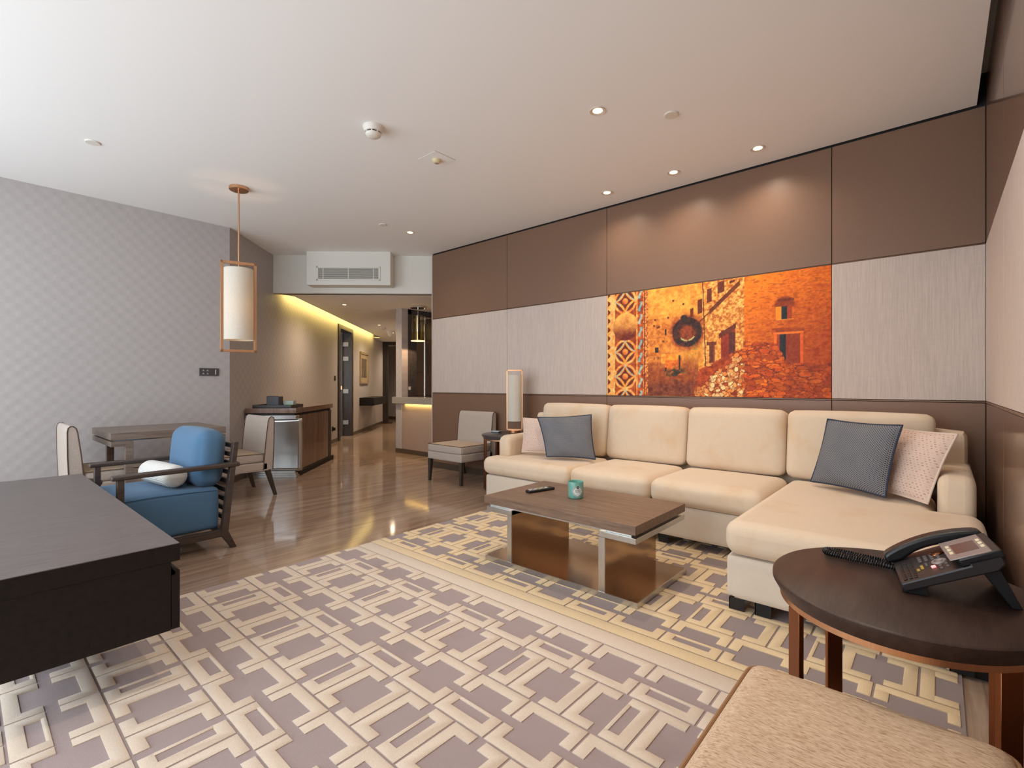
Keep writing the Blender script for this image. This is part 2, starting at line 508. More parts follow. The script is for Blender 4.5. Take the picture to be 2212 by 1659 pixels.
# right wall, glossy panels
t = MB(); t.box(XR + .018, YN, 0, XR + .2, YW + .2, ZC + .2)
wr = struct('wall_right', t, M['dark'], smooth=0)
ys = [YN, .42, 1.78, 3.13, YW]
for a, b in zip(ys[:-1], ys[1:]):
    for nm, mt, z0, z1 in (('upper_panel', M['brown_gloss'], 1.984, ZC + .15), ('fabric_panel', M['linen'], 1.0, 1.982), ('lower_panel', M['brown_gloss'], .075, .985), ('ledge_strip', M['brown'], .985, .999)):
        obj(nm, MB().box(XR, a + .002, z0 + .001, XR + .018, b - .002, z1 - .001), mt, wr, bevel=.001, seg=1)
struct('baseboard_right', MB().box(XR - .006, YN, 0, XR + .018, YW, .074), M['skirting'])

# left wall and the diagonal corridor wall share a checkered paper
t = MB(); t.box(0, 0, 0, 2.012 - YN, .15, ZC + .1)
wl = struct('wall_left', t, M['wallpaper'], smooth=0); wl.location = (XL, YN, 0); wl.rotation_euler = (0, 0, PI / 2)
t = MB()
t.box(.0145, 0, 0, 4.19, .15, ZC + .1); t.box(5.22, 0, 0, 8.62, .15, ZC + .1); t.box(4.19, 0, 2.27, 5.22, .15, ZC + .1)
t.box(8.62, .7, 0, 11.2, .85, ZC); t.box(8.62, .15, 0, 8.7, .85, ZC)
wd = struct('wall_corridor', t, M['wallpaper'], smooth=0); wd.location = B45; wd.rotation_euler = (0, 0, R45)
t = MB(); t.box(0, -.012, 0, 4.16, 0, .07); t.box(5.25, -.012, 0, 8.6, 0, .07)
bb = struct('baseboard_corridor', t, M['skirting']); bb.location = B45; bb.rotation_euler = (0, 0, R45)
t = MB(); t.box(0, -.012, 0, 2.0 - YN, 0, .07)
bb = struct('baseboard_left', t, M['skirting']); bb.location = (XL, YN, 0); bb.rotation_euler = (0, 0, PI / 2)

# bulkhead over the corridor mouth
t = MB(); t.prism([(-6.80, 2.774), (-5.08, 4.369), (-5.16, 4.456), (-6.88, 2.861)], ZL, ZC + .1)
struct('wall_bulkhead', t, M['white'], smooth=0)

# low corridor ceiling with a lit cove beside the diagonal wall
def e45(pts): return [tuple((w45(s, o))[:2]) for s, o in pts]
t = MB()
t.prism(e45([(1.22, -.02), (1.22, .02), (1.42, .185), (7.36, .185), (7.36, -.02), (8.62, -.02), (8.62, -.8), (12, -.8), (12, 7.5), (1.0, 7.5), (1.16, 2.28)])[::-1], ZL, ZL + .012)
t.prism(e45([(1.2, -.05), (12, -.9), (12, 7.6), (1.1, 7.6), (1.2, 2.2)])[::-1], ZL + .17, ZL + .2)
t.prism(e45([(1.40, .185), (7.36, .185), (7.36, .200), (1.40, .200)])[::-1], ZL, ZL + .05)
struct('ceiling_corridor', t, M['ceiling'], smooth=0)

# bar pillar, counter front and the dark kitchenette behind it
t = MB(); t.box(-6.69, 4.755, 0, -6.53, 4.875, ZL)
struct('wall_pillar', t, M['wallpaper'], smooth=0)
t = MB(); t.box(-6.53, 4.765, .07, -5.0, 4.85, .80)
struct('wall_bar', t, M['panelbeige'], bevel=.002)
struct('baseboard_bar', MB().box(-6.69, 4.748, 0, -5.0, 4.765, .07), M['skirting'])
t = MB(); t.box(-7.85, 5.85, 0, -4.7, 5.95, ZL)
wk = struct('wall_kitchen', t, M['darkcab'], smooth=0)
for z0, z1 in ((.0, .78), (.9, 1.33), (1.335, 1.93), (1.935, 2.28)):
    for x0, x1 in ((-7.84, -7.22), (-7.215, -6.6), (-6.595, -6.0), (-5.995, -5.4)):
        obj('cabinet_front', MB().box(x0, 5.825, z0 + .003, x1, 5.85, z1 - .003), M['darkcab'], wk, bevel=.002)
t = MB(); t.box(-5.112, YW + .2, 0, -4.9, 5.95, ZL)
struct('wall_kitchen_side', t, M['darkcab'], smooth=0)
t = MB(); t.box(-6.6, 4.876, 0, -6.53, 4.95, ZL); t.box(-6.6, 4.952, 0, -6.535, 5.055, 2.26); t.box(-6.62, 4.876, 2.26, -6.53, 5.6, ZL)
tr = struct('trim_kitchen_door', t, M['doordark'], bevel=.003)
obj('strike_plate', MB().box(-6.531, 4.885, 1.02, -6.526, 4.93, 1.075), M['offwhite'], tr)
tag(obj('granite_counter', MB().box(-6.725, 4.70, .80, -5.05, 5.02, .905), M['granite'], bevel=.004), 'speckled granite bar counter on beige panelled front beside the pillar', 'counter')
tag(obj('chrome_pole', MB().cyl((-6.62, 5.30, .0), (-6.62, 5.30, ZL), .022, n=18), M['chrome']), 'slim chrome pole rising behind the granite bar counter', 'pole')

# corridor: far frame, end wall, closing walls
t = MB()
for s, o in ((8.60, .02),):
    t.hexa([w45(8.60, -.02), w45(8.60, .14), w45(8.74, .14), w45(8.74, -.02)][::-1], [w45(8.60, -.02, ZL), w45(8.60, .14, ZL), w45(8.74, .14, ZL), w45(8.74, -.02, ZL)][::-1])
    t.hexa([w45(8.52, -.02), w45(8.52, .26), w45(8.82, .26), w45(8.82, -.02)][::-1], [w45(8.52, -.02, .03), w45(8.52, .26, .03), w45(8.82, .26, .03), w45(8.82, -.02, .03)][::-1])
    t.hexa([w45(8.60, .1, 2.26), w45(8.60, 1.4, 2.26), w45(8.74, 1.4, 2.26), w45(8.74, .1, 2.26)][::-1], [w45(8.60, .1, ZL), w45(8.60, 1.4, ZL), w45(8.74, 1.4, ZL), w45(8.74, .1, ZL)][::-1])
struct('trim_corridor_frame', t, M['doorframe'], bevel=.004)
t = MB(); t.box(0, 0, 0, 5.2, .1, ZC)
we = struct('wall_end', t, M['wallpaper'], smooth=0); we.location = (-15.6, 9.28, 0)
struct('baseboard_end', MB().box(-15.6, 9.268, 0, -10.4, 9.28, .09), M['skirting'])
t = MB(); t.hexa([w45(2.78 + 1.3, 1.34), w45(8.62, 1.34), w45(8.62, 1.44), w45(4.08, 1.44)][::-1], [w45(4.08, 1.34, ZL), w45(8.62, 1.34, ZL), w45(8.62, 1.44, ZL), w45(4.08, 1.44, ZL)][::-1])
struct('wall_corridor_right', t, M['wallpaper'], smooth=0)

# window wall behind the camera: daylight comes in here
t = MB()
t.box(XL - .15, YN - .15, 0, XR + .3, YN, .12)
t.box(XL - .15, YN - .15, 2.72, XR + .3, YN, ZC + .26)
t.box(XL - .15, YN - .15, 0, -5.8, YN, ZC); t.box(-.55, YN - .15, 0, XR + .3, YN, ZC)
struct('wall_window', t, M['white'], smooth=0)
t = MB()
for x in (-5.80, -4.50, -3.20, -1.90, -.60): t.box(x, YN - .11, .12, x + .05, YN - .05, 2.72)
t.box(-5.8, YN - .11, .12, -.55, YN - .05, .17); t.box(-5.8, YN - .11, 2.67, -.55, YN - .05, 2.72); t.box(-5.8, YN - .11, .95, -.55, YN - .05, .99)
struct('window_1', t, M['doordark'])

# bedroom side of the open corridor door
t = MB()
t.box(3.6, 2.2, 0, 6.2, 2.3, ZL); t.box(6.1, .15, 0, 6.2, 2.3, ZL); t.box(3.5, .15, 0, 3.6, 2.3, .8); t.box(3.5, .15, 2.2, 3.6, 2.3, ZL); t.box(3.5, .15, ZL, 6.2, 2.3, ZL + .05)
wb = struct('wall_bedroom', t, M['white'], smooth=0); wb.location = B45; wb.rotation_euler = (0, 0, R45)
t = MB(); t.box(4.155, -.025, 0, 4.285, .17, 2.22); t.box(5.13, -.025, 0, 5.255, .17, 2.22); t.box(4.155, -.025, 2.22, 5.255, .17, 2.305)
d1 = struct('door_1', t, M['doorframe'], bevel=.004); d1.location = B45; d1.rotation_euler = (0, 0, R45)
t = MB(); t.box(5.075, .17, .01, 5.115, 1.02, 1.0); t.box(5.075, .17, 1.08, 5.115, 1.02, 2.21)
lf = obj('door_leaf', t, M['doordark'], d1, local=True, bevel=.002)
obj('metal_band', MB().box(5.074, .17, 1.0, 5.116, 1.02, 1.08), M['copper'], lf, local=True)
for z in (.25, .92, 1.62, 1.93):
    obj('hinge', MB().box(5.108, .045, z, 5.131, .165, z + .09), M['hinge'], d1, local=True)

# ------------------------------------------------------------------ rugs
def rug(name, x0, x1, y0, y1, ytop, xt, cw, ch, first, mt, mc, border, label):
    mb = MB(); zb, zt, d = .007, .0125, .004
    mb.box(x0, y0, .0005, x1, y1, zb, 0)
    def piece(poly):
        a = sum(p[0] * q[1] - q[0] * p[1] for p, q in zip(poly, poly[1:] + poly[:1]))
        if a < 0: poly = poly[::-1]
        n = len(poly); ins = []
        for i in range(n):
            p0, p, p1 = Vector(poly[i - 1]), Vector(poly[i]), Vector(poly[(i + 1) % n])
            e0 = (p - p0).normalized(); e1 = (p1 - p).normalized()
            n0 = Vector((-e0.y, e0.x)); n1 = Vector((-e1.y, e1.x))
            ins.append(p + (n0 + n1) * d if abs(e0.dot(e1)) < .5 else p + n0 * d)
        vs = [(p[0], p[1], zb - .001) for p in poly] + [(p[0], p[1], zt - .0025) for p in poly] + [(p.x, p.y, zt) for p in ins]
        fs = [(i, (i + 1) % n, n + (i + 1) % n, n + i) for i in range(n)] + [(n + i, n + (i + 1) % n, 2 * n + (i + 1) % n, 2 * n + i) for i in range(n)]
        fs.append(tuple(range(2 * n, 3 * n)))
        mb.add(vs, fs, 1)
    for b in border: piece([(b[0], b[1]), (b[2], b[1]), (b[2], b[3]), (b[0], b[3])])
    g, bw = .0042, .0445
    row = 0
    y = ytop
    while True:
        ya, yb = (y, y - ch) if first > 0 else (y + ch, y)
        if ya <= y0 + .01 or yb >= y1 - .01: break
        chanx = (row % 2 == 0)
        off = 0 if chanx else cw / 2
        k0 = int(math.floor((x0 - xt - off) / cw)) - 1
        for k in range(k0, k0 + int((x1 - x0) / cw) + 4):
            xa = xt + off + k * cw
            if xa >= x1 or xa + cw <= x0: continue
            is_t = (k % 2 == 0) if chanx else (k % 2 != 0)
            # local frame: a across the channel's run, b across it
            A, Bn = (cw, ch) if chanx else (ch, cw)
            c0, c1 = Bn * .442, Bn * .598
            def rects():
                r = [(g, g, A - g, bw), (g, bw, bw, c0), (A - bw, bw, A - g, c0)]
                r += [(g, Bn - bw, A - g, Bn - g), (g, c1, bw, Bn - bw), (A - bw, c1, A - g, Bn - bw)]
                if is_t: r.append((bw + .001, c1, A - bw - .001, c1 + .011))
                return r
            def polys():
                r = [[(g, g), (A - g, g), (A - g, c0), (A - bw, c0), (A - bw, bw), (bw, bw), (bw, c0), (g, c0)]]
                r.append([(g, Bn - g), (A - g, Bn - g), (A - g, c1), (A - bw, c1), (A - bw, Bn - bw), (bw, Bn - bw), (bw, c1), (g, c1)])
                return r
            def W(a, b): return (xa + a, ya - b) if chanx else (xa + b, ya - a)
            inside = xa >= x0 and xa + cw <= x1 and yb >= y0 and ya <= y1
            if inside:
                for p in polys(): piece([W(*q) for q in p])
                if is_t: piece([W(*q) for q in ((bw - .004, c1), (A - bw + .004, c1), (A - bw + .004, c1 + .013), (bw - .004, c1 + .013))])
            else:
                for a0, b0, a1, b1 in rects():
                    p, q = W(a0, b0), W(a1, b1)
                    xx0, xx1 = max(min(p[0], q[0]), x0 + .002), min(max(p[0], q[0]), x1 - .012)
                    yy0, yy1 = max(min(p[1], q[1]), y0 + .002), min(max(p[1], q[1]), y1 - .002)
                    if xx1 - xx0 > .011 and yy1 - yy0 > .011: piece([(xx0, yy0), (xx1, yy0), (xx1, yy1), (xx0, yy1)])
        y += -ch if first > 0 else ch
        row += 1
    o = obj(name, mb, [mt, mc], smooth=50)
    return tag(o, label, 'rug')

rug('patterned_rug', -2.965, .07, -.85, 1.899, 1.80, -1.298, .2372, .243, 1, M['pile_taupe'], M['pile_cream'], [(-2.96, 1.804, .06, 1.897)],
    'paler cream and taupe geometric rug in the foreground below the dark console')
rug('patterned_rug', -2.975, .065, 1.9025, 3.95, 1.978, -2.85, .243, .2415, -1, M['pile_taupe2'], M['pile_cream2'], [(-2.97, 1.904, .06, 1.974)],
    'yellower cream and taupe geometric rug under the coffee table and sofa')

# ------------------------------------------------------------------ sofa
RZ = .0125
sofa = thing('sectional_sofa', 'cream L-shaped sectional sofa with chaise along the panelled wall', 'sofa', (-1.5, 3.5, 0))
def cushion_prism(poly, z0, z1): return MB().prism(poly, z0, z1)
obj('sofa_base', MB().soft(-3.13, 3.20, .066, -.72, 4.10, .292, .03, n=10), M['sofa_base'], sofa)
obj('chaise_base', MB().soft(-.785, 2.470, .068, .152, 4.08, .284, .03, n=10), M['sofa_base'], sofa)
obj('back_frame', MB().soft(-3.15, 3.96, .20, .132, 4.165, .832, .06, n=12), M['sofa'], sofa)
def arm(x0, x1):
    prof = [(3.40, .25), (4.14, .25), (4.14, .64), (3.95, .63), (3.46, .622), (3.42, .605), (3.40, .57)]
    return MB().prism(prof, x0, x1, 'x')
obj('armrest', arm(-3.16, -3.02), M['sofa'], sofa, bevel=.045, seg=5)
obj('armrest', arm(-.007, .146), M['sofa'], sofa, bevel=.045, seg=5)
LC = [(-3.145, 3.165), (-2.192, 3.165), (-2.192, 3.86), (-3.015, 3.86), (-3.015, 3.39), (-3.145, 3.39)]
obj('seat_cushion', cushion_prism(LC, .292, .447), M['sofa'], sofa, bevel=.062, seg=6)
obj('seat_cushion', MB().soft(-2.19, 3.165, .286, -1.520, 3.86, .452, .06, (.0, .012, .012), 16), M['sofa'], sofa)
obj('seat_cushion', MB().soft(-1.518, 3.165, .286, -.79, 3.86, .452, .06, (.0, .012, .012), 16), M['sofa'], sofa)
CC = [(-.787, 2.445), (.172, 2.445), (.172, 3.388), (-.012, 3.388), (-.012, 3.86), (-.787, 3.86)]
obj('chaise_cushion', cushion_prism(CC, .280, .447), M['sofa'], sofa, bevel=.062, seg=6)
bx = [-2.99, -2.245, -1.522, -.812, -.012]
for i in range(4):
    m = MB().soft(bx[i] + .002, -.10, 0, bx[i + 1] - .002, .075, .47, .05, (0, .018, .008), 14)
    Mx = Matrix.Translation((0, 3.905, .447)) @ Matrix.Rotation(math.radians(-8), 4, 'X')
    m.xf(Mx)
    obj('back_cushion', m, M['sofa'], sofa)
def ffoot(x, y, sx):
    m = MB(); m.box(x, y, RZ + .001 if x < .06 else .001, x + sx * .07, y + .004, .07); m.box(x, y, RZ + .001 if x < .06 else .001, x + sx * .004, y + .07, .07)
    return m
for x, y, sx in ((-.77, 2.485, 1), (-.655, 2.49, 1), (.03, 2.49, 1), (.15, 2.52, -1), (-3.08, 3.24, 1), (-1.47, 3.23, 1), (-.9, 3.23, 1), (.12, 4.0, -1), (-3.08, 4.0, 1)):
    obj('foot', ffoot(x, y, sx), M['cordblack'], sofa, label='black angled metal foot')

# ------------------------------------------------------------------ throw pillows
def pillow(name, BL, BR, TR, TL, T, mat, pmat, label, ear=.03):
    BL, BR, TR, TL = map(Vector, (BL, BR, TR, TL))
    cen = (BL + BR + TR + TL) / 4
    nrm = ((BR - BL).cross(TL - BL)).normalized()      # towards the viewer side
    N = 22
    th = thing(name, label, 'cushion', (cen.x, cen.y, min(BL.z, BR.z)))
    mb = MB(); uvs = []
    def P(u, v, side):
        # pinched outline
        a = u * 2 - 1; b = v * 2 - 1
        pu = a * (1 - .055 * (1 - b * b)); pv = b * (1 - .055 * (1 - a * a))
        uu, vv = (pu + 1) / 2, (pv + 1) / 2
        p = BL * (1 - uu) * (1 - vv) + BR * uu * (1 - vv) + TR * uu * vv + TL * (1 - uu) * vv
        h = T * ((1 - a * a) * (1 - b * b)) ** .42
        w = .06 * T * math.sin(7 * u + 3 * v) * math.sin(5 * v) * (1 - abs(a)) * (1 - abs(b)) * 4
        return p + nrm * side * (h + w)
    for side in (1, -1):
        vs = []; fs = []
        for i in range(N + 1):
            for j in range(N + 1):
                vs.append(P(i / N, j / N, side)); uvs.append((i / N, j / N))
        for i in range(N):
            for j in range(N):
                q = (i * (N + 1) + j, (i + 1) * (N + 1) + j, (i + 1) * (N + 1) + j + 1, i * (N + 1) + j + 1)
                fs.append(q if side > 0 else q[::-1])
        mb.add(vs, fs)
    o = obj('cover', mb, mat, th, smooth=80)
    ul = o.data.uv_layers.new(name='UVMap')
    for lp in o.data.loops: ul.data[lp.index].uv = uvs[lp.vertex_index]
    ring = [P(i / N, 0, 1) for i in range(N)] + [P(1, i / N, 1) for i in range(N)] + [P(1 - i / N, 1, 1) for i in range(N)] + [P(0, 1 - i / N, 1) for i in range(N)]
    obj('piping', MB().tube(ring, .0055, 8, True), pmat, th)
    return th
pip_navy = plain('navy_piping', (46, 54, 72), .8); pip_cream = plain('cream_piping', (214, 196, 182), .8)
pillow('throw_pillow', (-2.575, 3.40, .475), (-2.19, 3.575, .47), (-2.285, 3.66, .84), (-2.755, 3.50, .805), .062, M['net'], pip_navy, 'navy and grey net-patterned cushion at the left end of the sofa')
pillow('throw_pillow', (-2.925, 3.48, .475), (-2.47, 3.66, .475), (-2.52, 3.74, .79), (-2.975, 3.56, .785), .05, M['dash'], pip_cream, 'pinkish beige dashed cushion by the left armrest behind the navy one')
pillow('throw_pillow', (-.625, 3.655, .475), (-.225, 3.435, .47), (-.155, 3.53, .872), (-.545, 3.745, .878), .06, M['net'], pip_navy, 'navy and grey net-patterned cushion at the chaise end of the sofa')
pillow('throw_pillow', (-.40, 3.71, .475), (-.045, 3.395, .47), (.075, 3.545, .835), (-.29, 3.83, .85), .05, M['dash'], pip_cream, 'beige dashed cushion leaning on the right armrest beside the phone table')

# ------------------------------------------------------------------ coffee table
ct = thing('coffee_table', 'low brown oak coffee table on bronze mirrored panel legs with steel edges', 'coffee table', (-1.62, 2.485, RZ))
obj('tabletop', MB().box(-2.135, 2.175, .366, -1.108, 2.792, .412), M['brownoak'], ct, bevel=.002)
obj('top_spacer', MB().box(-2.10, 2.195, .352, -1.14, 2.772, .366), M['steel'], ct)
obj('base_plate', MB().box(-2.125, 2.182, RZ + .0005, -1.104, 2.785, .041), M['bronze_mirror'], ct, bevel=.0015)
obj('base_edge', MB().box(-2.125, 2.176, RZ + .0005, -1.104, 2.182, .042).box(-1.104, 2.176, RZ + .0005, -1.098, 2.785, .042), M['steel'], ct)
for xa, xb, le in ((-1.943, -1.913, -2.115), (-1.315, -1.282, -1.108)):
    lp = obj('leg_panel', MB().box(xa, 2.186, .041, xb, 2.778, .352), M['bronze_mirror'], ct)
    obj('steel_edge', MB().box(xa - .002, 2.178, .041, xb + .002, 2.186, .3215), M['steel'], lp.parent)
    obj('ledge', MB().box(min(xa, le), 2.178, .322, max(xb, le), 2.784, .351), M['steel'], ct, bevel=.0015)

rc = thing('remote_control', 'black television remote with pale buttons on the coffee table', 'remote', (-1.945, 2.50, .4125), math.radians(-14))
m = MB(); m.box(-.024, -.105, 0, .024, .105, .017)
obj('remote_body', m, M['cordblack'], rc, local=True, bevel=.006, seg=3)
bcols = [plain('remote_key_%s' % n, c, .5) for n, c in (('red', (200, 70, 60)), ('white', (206, 204, 198)), ('yellow', (206, 180, 80)), ('grey', (150, 150, 150)))]
bm0 = {}
for r in range(11):
    for k in range(3):
        mi = 0 if (r == 0 and k == 0) else (2 if r in (6,) else (1 if (r + k) % 3 else 3))
        obj('button', MB().box(-.016 + k * .0125, -.094 + r * .0145, .017, -.0085 + k * .0125, -.086 + r * .0145, .0188), bcols[mi], rc, local=True)

cd = thing('jar_candle', 'frosted teal glass jar candle with a scalloped label on the coffee table', 'candle', (-1.668, 2.497, .4125))
obj('glass_jar', MB().lathe([(0, 0), (.041, 0), (.0445, .004), (.0465, .02), (.0475, .098), (.0465, .1005), (.0445, .099), (.0437, .08), (0, .078)], n=48), M['teal_glass'], cd, local=True, smooth=50)
obj('wax', MB().lathe([(.0435, .0785), (.03, .0795), (0, .0795)], n=40), M['wax'], cd, local=True)
obj('wick', MB().cyl((0, 0, .079), (.002, 0, .088), .001, n=6), M['labelink'], cd, local=True)
# scalloped paper label wrapped on the jar
face = math.atan2(-2.497, 1.668) + math.radians(14)
def scallop(scale, lift, name, mat, parent):
    pts = []
    n = 72
    for i in range(n):
        a = 2 * PI * i / n
        rr = .029 * scale * (1 + .10 * abs(math.cos(2 * a)) ** 3 - .06 * abs(math.sin(4 * a)))
        pts.append((rr * math.cos(a) * 1.02, rr * math.sin(a)))
    R = .0474 + lift
    vs = [(R * math.cos(face), R * math.sin(face), .047)]
    rings = 6
    for k in range(1, rings + 1):
        for x, z in pts:
            q = face + x * k / rings / R
            vs.append((R * math.cos(q), R * math.sin(q), .047 + z * k / rings))
    fs = [(0, 1 + i, 1 + (i + 1) % n) for i in range(n)]
    for k in range(rings - 1):
        fs += [(1 + k * n + i, 1 + (k + 1) * n + i, 1 + (k + 1) * n + (i + 1) % n, 1 + k * n + (i + 1) % n) for i in range(n)]
    return obj(name, MB().add(vs, fs), mat, parent, local=True)
lab = scallop(1.1, .0004, 'label', M['labelwhite'], cd)
scallop(1.0, .0007, 'label_border', M['labelink'], lab)
scallop(.92, .0010, 'label_face', M['labelwhite'], lab)
def patch(a0, a1, z0, z1, lift, name, mat, parent, n=6):
    R = .0474 + lift; vs = []; fs = []
    for i in range(n + 1):
        q = face + (a0 + (a1 - a0) * i / n) / R
        vs += [(R * math.cos(q), R * math.sin(q), z0), (R * math.cos(q), R * math.sin(q), z1)]
    for i in range(n): fs.append((2 * i, 2 * i + 2, 2 * i + 3, 2 * i + 1))
    return obj(name, MB().add(vs, fs), mat, parent, local=True)
patch(-.0075, .0075, .062, .079, .0013, 'label_badge', M['labelink'], lab)

def text_on(name, body, size, mat, parent, loc, rot, bend=None):
    cu = bpy.data.curves.new(name, 'FONT'); cu.body = body; cu.size = size; cu.align_x = 'CENTER'; cu.align_y = 'CENTER'; cu.extrude = .0001
    o = bpy.data.objects.new('tmp', cu); COL.objects.link(o)
    dg = bpy.context.evaluated_depsgraph_get()
    me = bpy.data.meshes.new_from_object(o.evaluated_get(dg))
    bpy.data.objects.remove(o)
    me.name = name
    if bend is not None:
        R, f, z0 = bend
        for v in me.vertices:
            q = f + v.co.x / R
            v.co = Vector(((R + v.co.z) * math.cos(q), (R + v.co.z) * math.sin(q), z0 + v.co.y))
    me.materials.clear(); me.materials.append(mat)
    r = bpy.data.objects.new(name, me); COL.objects.link(r)
    r.parent = parent
    if bend is None:
        r.location = loc; r.rotation_euler = rot
    return r
text_on('label_text', 'Eucalyptus', .0078, M['labelink'], lab, None, None, (.0474 + .0014, face, .0535))
text_on('label_text', 'Spearmint', .0078, M['labelink'], lab, None, None, (.0474 + .0014, face, .0455))
text_on('label_text', 'AW', .007, M['labelwhite'], lab, None, None, (.0474 + .0017, face, .0695))

# ------------------------------------------------------------------ slipper chairs
ch0 = thing('slipper_chair', 'beige flecked slipper chair with tan worn seat by the panelled wall', 'chair', (-4.175, 3.605, 0), 0, 'slipper chairs')
def make_chair(t):
    w = .285
    seat = obj('seat_cushion', MB().soft(-w, 0, .335, w, .465, .425, .028, (0, 0, .006), 12), M['chair'], t, local=True)
    obj('seat_top', MB().soft(-w + .012, .012, .40, w - .012, .455, .4285, .014, (0, 0, .006), 12), M['chair_seat'], t, local=True, label='tan worn top of the seat')
    obj('seat_base', MB().box(-w, .004, .258, w, .50, .337), M['chair'], t, local=True, bevel=.012, seg=3)
    prof = [(.452, .262), (.475, .55), (.497, .735), (.506, .768), (.522, .784), (.54, .785), (.553, .772), (.558, .74), (.556, .55), (.545, .258)]
    bk = obj('backrest', MB().prism(prof, -w, w, 'x'), M['chair'], t, local=True, bevel=.006, seg=2, smooth=50)
    for x in (-w, w):
        e = .001 if x > 0 else -.001
        obj('piping', MB().tube([(x + e, y, z) for y, z in prof], .0038, 6), M['piping'], t, local=True)
    obj('piping', MB().tube([(-w, .46, .424), (-w, .012, .424), (-w + .012, .0, .424), (w - .012, 0, .424), (w, .012, .424), (w, .46, .424)], .0035, 6), M['piping'], t, local=True)
    obj('piping', MB().tube([(-w, .5, .259), (-w, .006, .259), (w, .006, .259), (w, .5, .259)], .0035, 6), M['chair'], t, local=True)
    for sx in (-1, 1):
        for fr in (1, 0):
            if fr: tx, ty, bx_, by_ = sx * .262, .03, sx * .264, .02
            else: tx, ty, bx_, by_ = sx * .258, .50, sx * .268, .575
            a, b = .023, .014
            obj('leg', MB().hexa([(bx_ - b, by_ - b, 0), (bx_ + b, by_ - b, 0), (bx_ + b, by_ + b, 0), (bx_ - b, by_ + b, 0)],
                                 [(tx - a, ty - a, .262), (tx + a, ty - a, .262), (tx + a, ty + a, .262), (tx - a, ty + a, .262)]), M['chairwood'], t, local=True, bevel=.002)
make_chair(ch0)
dup(ch0, (-5.285, 1.545, 0), 0, 'beige flecked slipper chair at the right side of the desk before the steel-ended cabinet')
dup(ch0, (-5.235, 1.115, 0), PI, 'beige flecked slipper chair tucked in at the left end of the desk')

# ------------------------------------------------------------------ desk by the left wall
dk = thing('desk', 'grey oak desk with overhanging top against the grey checkered wall', 'desk', (-5.26, 1.21, 0))
obj('desktop', MB().box(-5.655, .80, .665, -4.87, 1.62, .722), M['deskwood'], dk, bevel=.002)
obj('top_spacer', MB().box(-5.63, .825, .653, -4.895, 1.595, .665), M['steel_h'], dk)
for ya, yb, yl in ((.893, .946, .802), (1.485, 1.535, 1.618)):
    y0, y1 = min(ya, yl), max(yb, yl)
    obj('ledge', MB().box(-5.65, y0, .612, -4.872, y1, .653), M['deskwood'], dk, bevel=.0015)
    obj('leg', MB().box(-4.925, ya, 0, -4.872, yb, .612), M['deskwood'], dk, bevel=.0015)
    obj('leg', MB().box(-5.65, ya, 0, -5.597, yb, .612), M['deskwood'], dk, bevel=.0015)

# ------------------------------------------------------------------ blue armchair
ac = thing('armchair', 'blue cushioned armchair with dark slatted wood frame facing the window', 'armchair', (-3.965, .93, 0))
AX0, AX1 = -4.34, -3.595
sc_ = MB().soft(AX0 + .05, .575, .133, AX1 - .05, 1.175, .415, .03, (.006, .012, .012), 14)
obj('seat_cushion', sc_, M['navy'], ac)
seam = [(AX1 - .047, .60, .40), (AX1 - .046, .8, .408), (AX1 - .046, 1.0, .404), (AX1 - .049, 1.16, .395)]
obj('seat_seam', MB().tube(seam, .003, 6), M['navy'], ac)
bk = MB().soft(AX0 + .055, -.09, 0, AX1 - .055, .085, .375, .07, (.012, .02, .012), 16)
bk.xf(Matrix.Translation((0, 1.115, .418)) @ Matrix.Rotation(math.radians(-5), 4, 'X'))
obj('back_cushion', bk, M['navy'], ac)
for x0, x1 in ((AX0, AX0 + .045), (AX1 - .045, AX1)):
    obj('rear_leg', MB().prism([(1.232, 0), (1.264, 0), (1.212, .118), (1.276, .712), (1.246, .712), (1.168, .10)], x0, x1, 'x'), M['armwood'], ac, bevel=.002)
    obj('front_leg', MB().box(x0, .622, 0, x1, .655, .55), M['armwood'], ac, bevel=.002)
    obj('side_rail', MB().box(x0 + .003, .655, .086, x1 - .003, 1.178, .132), M['armwood'], ac, bevel=.002)
    am = MB(); am.hexa([(x0 - .008, .594, .540), (x1 + .008, .594, .540), (x1 + .008, 1.282, .546), (x0 - .008, 1.282, .546)], [(x0 - .008, .594, .567), (x1 + .008, .594, .567), (x1 + .008, 1.282, .576), (x0 - .008, 1.282, .576)])
    obj('armrest', am, M['armwood'], ac, bevel=.008, seg=3)
obj('front_rail', MB().box(AX0 + .045, .625, .086, AX1 - .045, .652, .132), M['armwood'], ac, bevel=.002)
obj('back_rail', MB().box(AX0 + .045, 1.17, .095, AX1 - .045, 1.2, .135), M['armwood'], ac)
for k in range(9):
    z = .185 + k * .0605
    y = 1.192 + (z - .118) * .105
    obj('back_slat', MB().box(AX0 + .045, y, z, AX1 - .045, y + .018, z + .03), M['armwood'], ac, bevel=.0015)

def stripe_mat():
    t = NT('ribbed_white_cotton')
    x, y, z = t.sepxyz(t.coord('Object'))
    f = t.math('SINE', t.math('MULTIPLY', t.math('ADD', y, z), 620))
    col = t.mix(t.math('GREATER_THAN', f, .1), s2l((198, 194, 188)), s2l((232, 229, 222)))
    t.bump(f, .3, .002)
    return t.set(Base_Color=col, Roughness=.85)
bo = MB(); pr = [(0, -.225), (.045, -.225), (.066, -.212), (.073, -.19), (.075, 0), (.073, .19), (.066, .212), (.045, .225), (0, .225)]
bo.lathe(pr, n=32); bo.xf(Matrix.Rotation(PI / 2, 4, 'Y') @ Matrix.Rotation(.3, 4, 'Z'))
o = obj('bolster_cushion', bo, stripe_mat(), smooth=50); o.location = (-3.93, .918, .506); o.rotation_euler = (0, 0, math.radians(7))
tag(o, 'white ribbed bolster cushion lying on the blue armchair seat', 'cushion')

